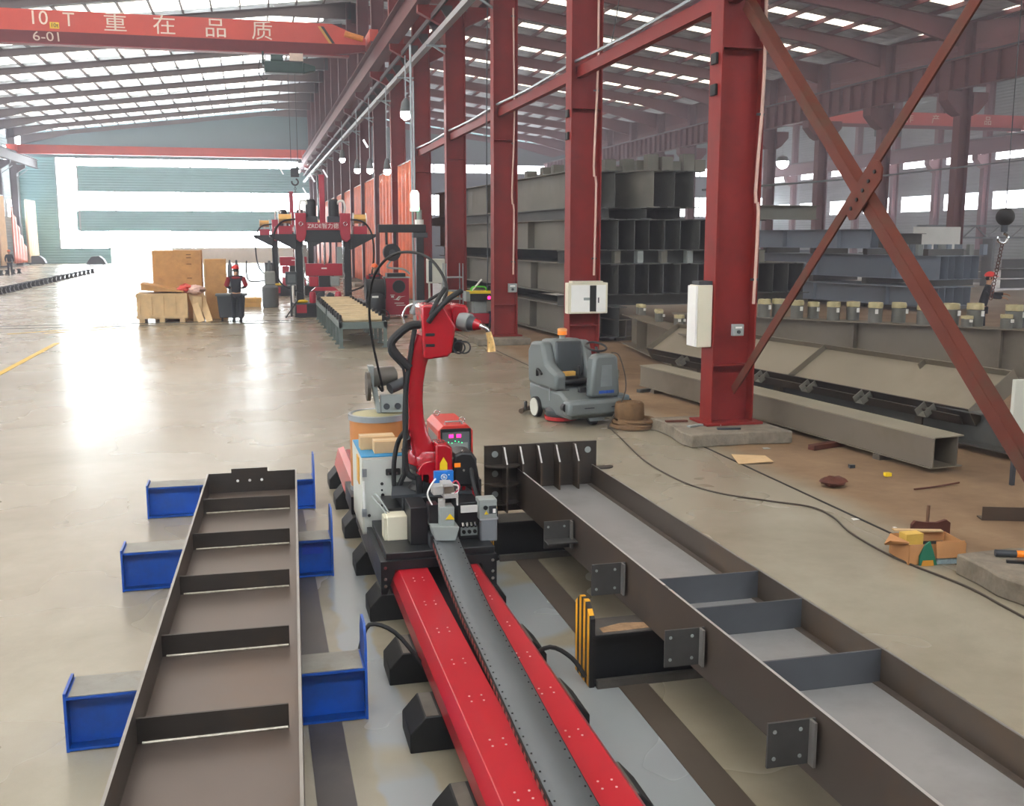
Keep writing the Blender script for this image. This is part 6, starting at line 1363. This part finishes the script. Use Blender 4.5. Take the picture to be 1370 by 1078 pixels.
M_ = Matrix.Translation(t.location) @ t.rotation_euler.to_matrix().to_4x4()
for k_ in range(8): L_('logo_mark', MB().prism([(.075 + k_ * .03, .455), (.1 + k_ * .03, .455), (.1 + k_ * .03, .495), (.075 + k_ * .03 + (.008 if k_ == 3 else 0), .495)], 'y', -.628, -.618), mat('scrubber_blue', '1c50a8', .4), po)
sw = MB(); sw.ring((.18, -.32, 1.08), .15, .016, (0, -.35, 1), 24, 8); L_('steering_wheel', sw, BLACK); L_('steering_stem', MB().cyl((.18, -.46, .94), (.18, -.32, 1.07), .02), BLACK)
be = L_('beacon', MB().lathe([(.07, 0), (.068, .07), (.05, .085)], (-.02, .34, 1.20), 18), AMBER); L_('beacon_cap', MB().lathe([(.072, .055), (.072, .085), (.05, .095)], (-.02, .34, 1.20), 18), mat('beacon_cap', 'e8a060', .4), be); L_('beacon_post', MB().cyl((-.02, .34, 1.12), (-.02, .34, 1.20), .045), GREYLT, be)
for x0, x1 in ((-.43, -.36), (.38, .45)): w_ = L_('rear_wheel', MB().cyl((x0, .42, .15), (x1, .42, .15), .15, n=24), BLACKMAT); L_('hub', MB().cyl((x0 - .012 if x0 < 0 else x1, .42, .15), (x0 if x0 < 0 else x1 + .012, .42, .15), .13, n=22), CAB, w_)
L_('front_wheel', MB().cyl((.0, -.5, .11), (.08, -.5, .11), .11, n=20), BLACKMAT); L_('wheel_fork', MB().prism([(-.14, .2), (.22, .2), (.16, .07), (-.06, .07)], 'y', -.62, -.56), SG)
L_('brush_deck', MB().lathe([(.22, .07), (.24, .1), (.24, .16), (.18, .2)], (-.2, .0, 0), 24), SGD); L_('red_brush_skirt', MB().lathe([(.235, .02), (.245, .07)], (-.2, .0, 0), 24), mat('skirt_red', 'b83030', .5))
L_('side_module', MB().box(.40, .62, -.55, -.2, .14, .40), mat('module_blue_grey', '5a6a72', .4), bevel=.03); b = MB(); b.cyl((.62, -.45, .28), (.68, -.45, .28), .05); L_('module_knob', b, BLACK); L_('left_bumper_wheel', MB().cyl((-.42, -.52, .28), (-.42, -.6, .28), .06), BLACK)
L_('squeegee', MB().tube([(-.55, .62, .06), (-.3, .85, .06), (.3, .85, .06), (.5, .65, .06)], .04, 8), mat('squeegee_brown', '5a4a3c', .5)); L_('squeegee_knob', MB().cyl((-.46, .66, .08), (-.46, .66, .2), .025), BLACK); L_('squeegee_arm', MB().bar((-.36, .72, .1), (.0, .6, .2), .06, .04), BLACK)
b = MB(); b.tube([(-.43, .18, .66), (-.44, .3, .72), (-.42, .35, .62)], .02, 6); L_('side_hose', b, BLACK); L_('pedal', MB().box(-.16, -.06, -.5, -.42, .46, .54), BLACK, bevel=.01); L_('drain_strip', MB().box(-.395, -.388, -.02, -.0, .3, .5), GALV)
# power cable across the floor
pts = [gnd(px, py, .009) for px, py in ((818, 574), (835, 590), (865, 618), (915, 645), (965, 660), (1030, 670), (1085, 678), (1115, 692), (1140, 714), (1200, 747), (1290, 783), (1345, 812), (1400, 842))]
pole = [tuple(M_ @ Vector((.36, -.45, 1.0))), tuple(M_ @ Vector((.38, -.66, .95))), tuple(M_ @ Vector((.42, -.76, .5))), tuple(pts[0] + Vector((0, .1, .05)))]
tag(MB().tube(pole + pts, .009, 8, 6).build('power_cable', mat('cable_brown', '3a3026', .6)), 'dark power cable snaking from the floor scrubber across the floor', 'cable')

# ================================================================== small things on the floor at right
q = gnd(854, 576)
t = thing('strap_coil', 'upright roll of brown webbing strap on the flat coil near the big column plinth', 'strap coil', (q.x, q.y + .25, .12), 0, 'brown strap coils')
c_ = Vector((q.x - .03, q.y + .28, .125)); MB().lathe([(.03, 0), (.2, 0), (.21, .03), (.2, .2), (.19, .22), (.03, .22)], c_, 22).build('roll', STRAP, t); b = MB(); [b.ring(c_ + Vector((0, 0, .222)), r, .008, n=22, m=5) for r in (.06, .1, .14, .18)]; b.build('windings', STRAP, t)
t = thing('strap_coil', 'flat wide coil of brown webbing strap lying on the floor under the upright roll', 'strap coil', (q.x, q.y + .2, 0), 0, 'brown strap coils')
b = MB(); [b.ring((q.x + dx, q.y + .2 + dy, .03 + .028 * k), R_, .03, n=26, m=8) for k, (dx, dy, R_) in enumerate(((0, .05, .28), (.03, .03, .26), (.0, .06, .25), (.05, .0, .24)))]; b.lathe([(.2, .0), (.2, .115), (.02, .115)], (q.x, q.y + .24, 0), 22); b.build('coil', STRAP, t)
MB().tube([(q.x + .3, q.y + .1, .05), (q.x + .5, q.y + .05, .03), (q.x + .62, q.y + .12, .1)], .025, 8).build('loose_end', STRAP, t)
for i, (px, py, ln, an, m) in enumerate(((930, 568, .25, .4, GREYLT), (975, 572, .3, -.2, CHARC), (965, 566, .2, .8, GREYLT), (905, 562, .3, -.1, RUST))):
    q = gnd(px, py, .19); tag(MB().bar((q.x - ln / 2 * math.cos(an), q.y - ln / 2 * math.sin(an), .18), (q.x + ln / 2 * math.cos(an), q.y + ln / 2 * math.sin(an), .18), .06, .02).build('steel_scrap', m), 'small scrap strip on the plinth of the big column, %s from the left' % ORD[[1, 3, 2, 0][i]], 'scrap', 'scraps on the big column plinth')
q = gnd(1006, 618); b = MB(); b.add([(q.x - .22, q.y - .1, .012), (q.x + .2, q.y - .14, .03), (q.x + .3, q.y + .25, .012), (q.x - .12, q.y + .3, .04), (q.x - .22, q.y - .1, .005), (q.x + .2, q.y - .14, .022), (q.x + .3, q.y + .25, .005), (q.x - .12, q.y + .3, .032)], [(0, 1, 2, 3), (7, 6, 5, 4), (0, 4, 5, 1), (1, 5, 6, 2), (2, 6, 7, 3), (3, 7, 4, 0)]); tag(b.build('cardboard_sheet', CARD), 'flattened cardboard sheet on the floor in front of the big column plinth', 'cardboard')
q = gnd(1090, 602); b = MB(); b.bar((q.x - .05, q.y, .035), (q.x + .5, q.y + .18, .035), .1, .06); t = tag(b.build('steel_offcut', RUST), 'rusty red steel offcut on the dirt floor before the box beam', 'steel offcut')
for i, (px, py, s, m, nm, lab) in enumerate(((1139, 626, .07, CHARC, 'steel_nut', 'small dark block on the dirt floor'), (1187, 637, .08, YEL, 'yellow_scrap', 'small yellow scrap on the dirt floor'), (1115, 650, .2, RUST, 'rag', 'crumpled brown rag on the dirt floor'), (1144, 695, .07, WHITE, 'paper_scrap', 'white paper scrap beside the dark power cable'), (1255, 653, .28, RUST, 'bent_wire', 'thin bent rusty strip on the dirt floor'), (1197, 706, .035, WHITE, 'paper_scrap', 'tiny white paper scrap left of the cardboard box'), (1025, 600, .1, GREYLT, 'paper_scrap', 'grey scrap at the corner of the big column plinth'))):
    q = gnd(px, py)
    if nm == 'rag': o = crumple((q.x, q.y, .05), (.14, .12, .05), 9, 10).build(nm, m)
    elif nm == 'bent_wire': o = MB().tube([(q.x - .3, q.y - .02, .012), (q.x, q.y + .03, .012), (q.x + .3, q.y + .06, .03)], .01, 6).build(nm, m)
    else: o = MB().prism([(q.x - s / 2, q.y - s * .4), (q.x + s / 2, q.y - s * .3), (q.x + s * .4, q.y + s * .4), (q.x - s * .3, q.y + s * .5)], 'z', .003, .006 if 'paper' in nm else .04).build(nm, m)
    tag(o, lab, 'scrap')
# open cardboard box with the green corner
q = gnd(1240, 757); t = thing('cardboard_box', 'open brown cardboard box with a green corner on the floor at the right', 'box', (q.x, q.y, 0), math.radians(-8))
def C_(n, b, m, p=None, **k): return b.build(n, m, p or t, local=True, **k)
W2, D2, H2 = .48, .36, .17
b = MB(); b.box(-.14, -.14 + W2, .03, .03 + .006, .003, H2); b.box(-.14, -.14 + W2, D2, D2 + .006, .003, H2); b.box(-.14, -.134, .03, D2, .003, H2); b.box(W2 - .146, W2 - .14, .03, D2, .003, H2); b.box(-.14, W2 - .14, .03, D2, .003, .01); C_('walls', b, CARDB)
C_('front_flap', MB().prism([(.08, .06), (.33, .06), (.31, .20), (.07, .20)], 'y', .0, .01), CARDB); C_('left_flap', MB().add([(-.14, .03, .19), (-.24, .16, .17), (-.22, .30, .10), (-.14, .36, .17), (-.08, .02, .05), (-.145, .03, .18), (-.23, .16, .16), (-.21, .3, .09)], [(0, 1, 2, 3), (0, 5, 6, 1), (1, 6, 7, 2), (5, 7, 6), (0, 3, 5)]), CARDB)
C_('green_corner', MB().prism([(-.06, .004), (.09, .004), (.05, .12), (.02, .20), (-.02, .17), (-.06, .08)], 'y', .005, .022), mat('box_green', '1d6a50', .5, var=.12)); C_('orange_base', MB().prism([(-.045, .0), (.06, .0), (.05, .045), (-.035, .045)], 'y', -.0, .005), mat('box_orange', 'c88a30', .6)); C_('printed_strip', MB().box(.09, .33, .018, .03, .006, .06), mat('box_blue_grey', '8a9a9c', .6, var=.25, scale=30))
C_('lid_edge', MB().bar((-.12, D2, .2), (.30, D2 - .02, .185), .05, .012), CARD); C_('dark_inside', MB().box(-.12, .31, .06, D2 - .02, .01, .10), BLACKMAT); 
b0 = Vector((q.x, q.y, 0)); t2 = tag(MB().box(b0.x - .06, b0.x + .1, b0.y + .2, b0.y + .3, .102, .205).build('yellow_packet', mat('packet_yellow', 'd8b050', .6)), 'yellow packet inside the open cardboard box', 'packet')
q = gnd(1245, 722); t = thing('rusty_plate_tool', 'rust-brown steel plate with an upright handle behind the cardboard box', 'tool', (q.x, q.y, 0))
b = MB(); b.prism([(q.x - .19, .0), (q.x + .19, .0), (q.x + .19, .14), (q.x + .15, .17), (q.x + .06, .15), (q.x - .06, .16), (q.x - .16, .18), (q.x - .19, .15)], 'y', q.y, q.y + .03); b.build('plate', RUST, t); MB().cyl((q.x - .01, q.y + .045, .0), (q.x - .01, q.y + .045, .30), .015).build('handle', mat('handle_brown', '6a4a34', .6), t)
q = gnd(1352, 702); t = thing('angle_steel', 'brown angle steel piece lying at the right picture edge', 'angle steel', (q.x, q.y, 0)); b = MB(); b.bar((q.x - .15, q.y + .2, .065), (q.x + .7, q.y - .1, .065), .012, .13); b.bar((q.x - .13, q.y + .26, .006), (q.x + .72, q.y - .04, .006), .13, .012); b.build('angle', mat('angle_brown', '4a3a2e', .6, var=.2), t)
q = gnd(1352, 745, .17); zt = .166
t = thing('sealant_tube', 'dark tube with an orange end lying on the plinth at the right edge', 'tube', (q.x, q.y, zt)); MB().cyl((q.x - .1, q.y + .05, zt + .03), (q.x + .04, q.y - .01, zt + .03), .028).build('body', CHARC, t); MB().cyl((q.x + .04, q.y - .01, zt + .03), (q.x + .12, q.y - .045, zt + .03), .026).build('orange_end', AMBER, t)
tag(MB().bar((q.x - .12, q.y - .1, zt + .01), (q.x + .3, q.y - .3, zt + .01), .03, .02).build('flat_bar', BLACK), 'dark flat bar on the plinth at the right edge', 'bar')

# ================================================================== light
W = bpy.data.worlds.new('sky'); S.world = W; W.use_nodes = True
bg = W.node_tree.nodes['Background']; bg.inputs[0].default_value = (.86, .93, 1, 1); bg.inputs[1].default_value = 24
S.view_settings.view_transform = 'Standard'; S.view_settings.look = 'None'; S.view_settings.gamma = 1; S.view_settings.use_curve_mapping = False
S.view_settings.exposure = 0.0
cy = S.cycles
cy.use_denoising = True; cy.max_bounces = 6; cy.diffuse_bounces = 4; cy.glossy_bounces = 3; cy.transmission_bounces = 4; cy.volume_bounces = 0
cy.sample_clamp_indirect = 6; cy.caustics_reflective = False; cy.caustics_refractive = False

hz = bpy.data.materials.new('hall_haze'); hz.use_nodes = True; nt = hz.node_tree; nt.nodes.remove(nt.nodes['Principled BSDF'])
vs = nt.nodes.new('ShaderNodeVolumeScatter'); vs.inputs['Color'].default_value = (.86, .88, 1, 1); vs.inputs['Density'].default_value = .0022; vs.inputs['Anisotropy'].default_value = .35
nt.links.new(vs.outputs[0], nt.nodes['Material Output'].inputs['Volume'])
o = MB().box(XL - .3, XM + .9, YB[0], Yw - .1, .02, 12.6).build('haze', hz); tag(o, 'thin pale haze filling the left bay', 'haze', None, 'stuff')
h2 = hz.copy(); h2.name = 'right_haze'; v2 = [n for n in h2.node_tree.nodes if n.type == 'VOLUME_SCATTER'][0]; v2.inputs['Density'].default_value = .0048; v2.inputs['Color'].default_value = (.88, .82, .95, 1)
o = MB().box(XM + .91, XF, YB[0], Yw - .1, .02, 12.6).build('haze', h2); tag(o, 'violet-tinted haze filling the right bay behind the columns', 'haze', None, 'stuff')
cy.volume_step_rate = 4; cy.volume_max_steps = 64
cy.use_adaptive_sampling = True; cy.adaptive_threshold = .02
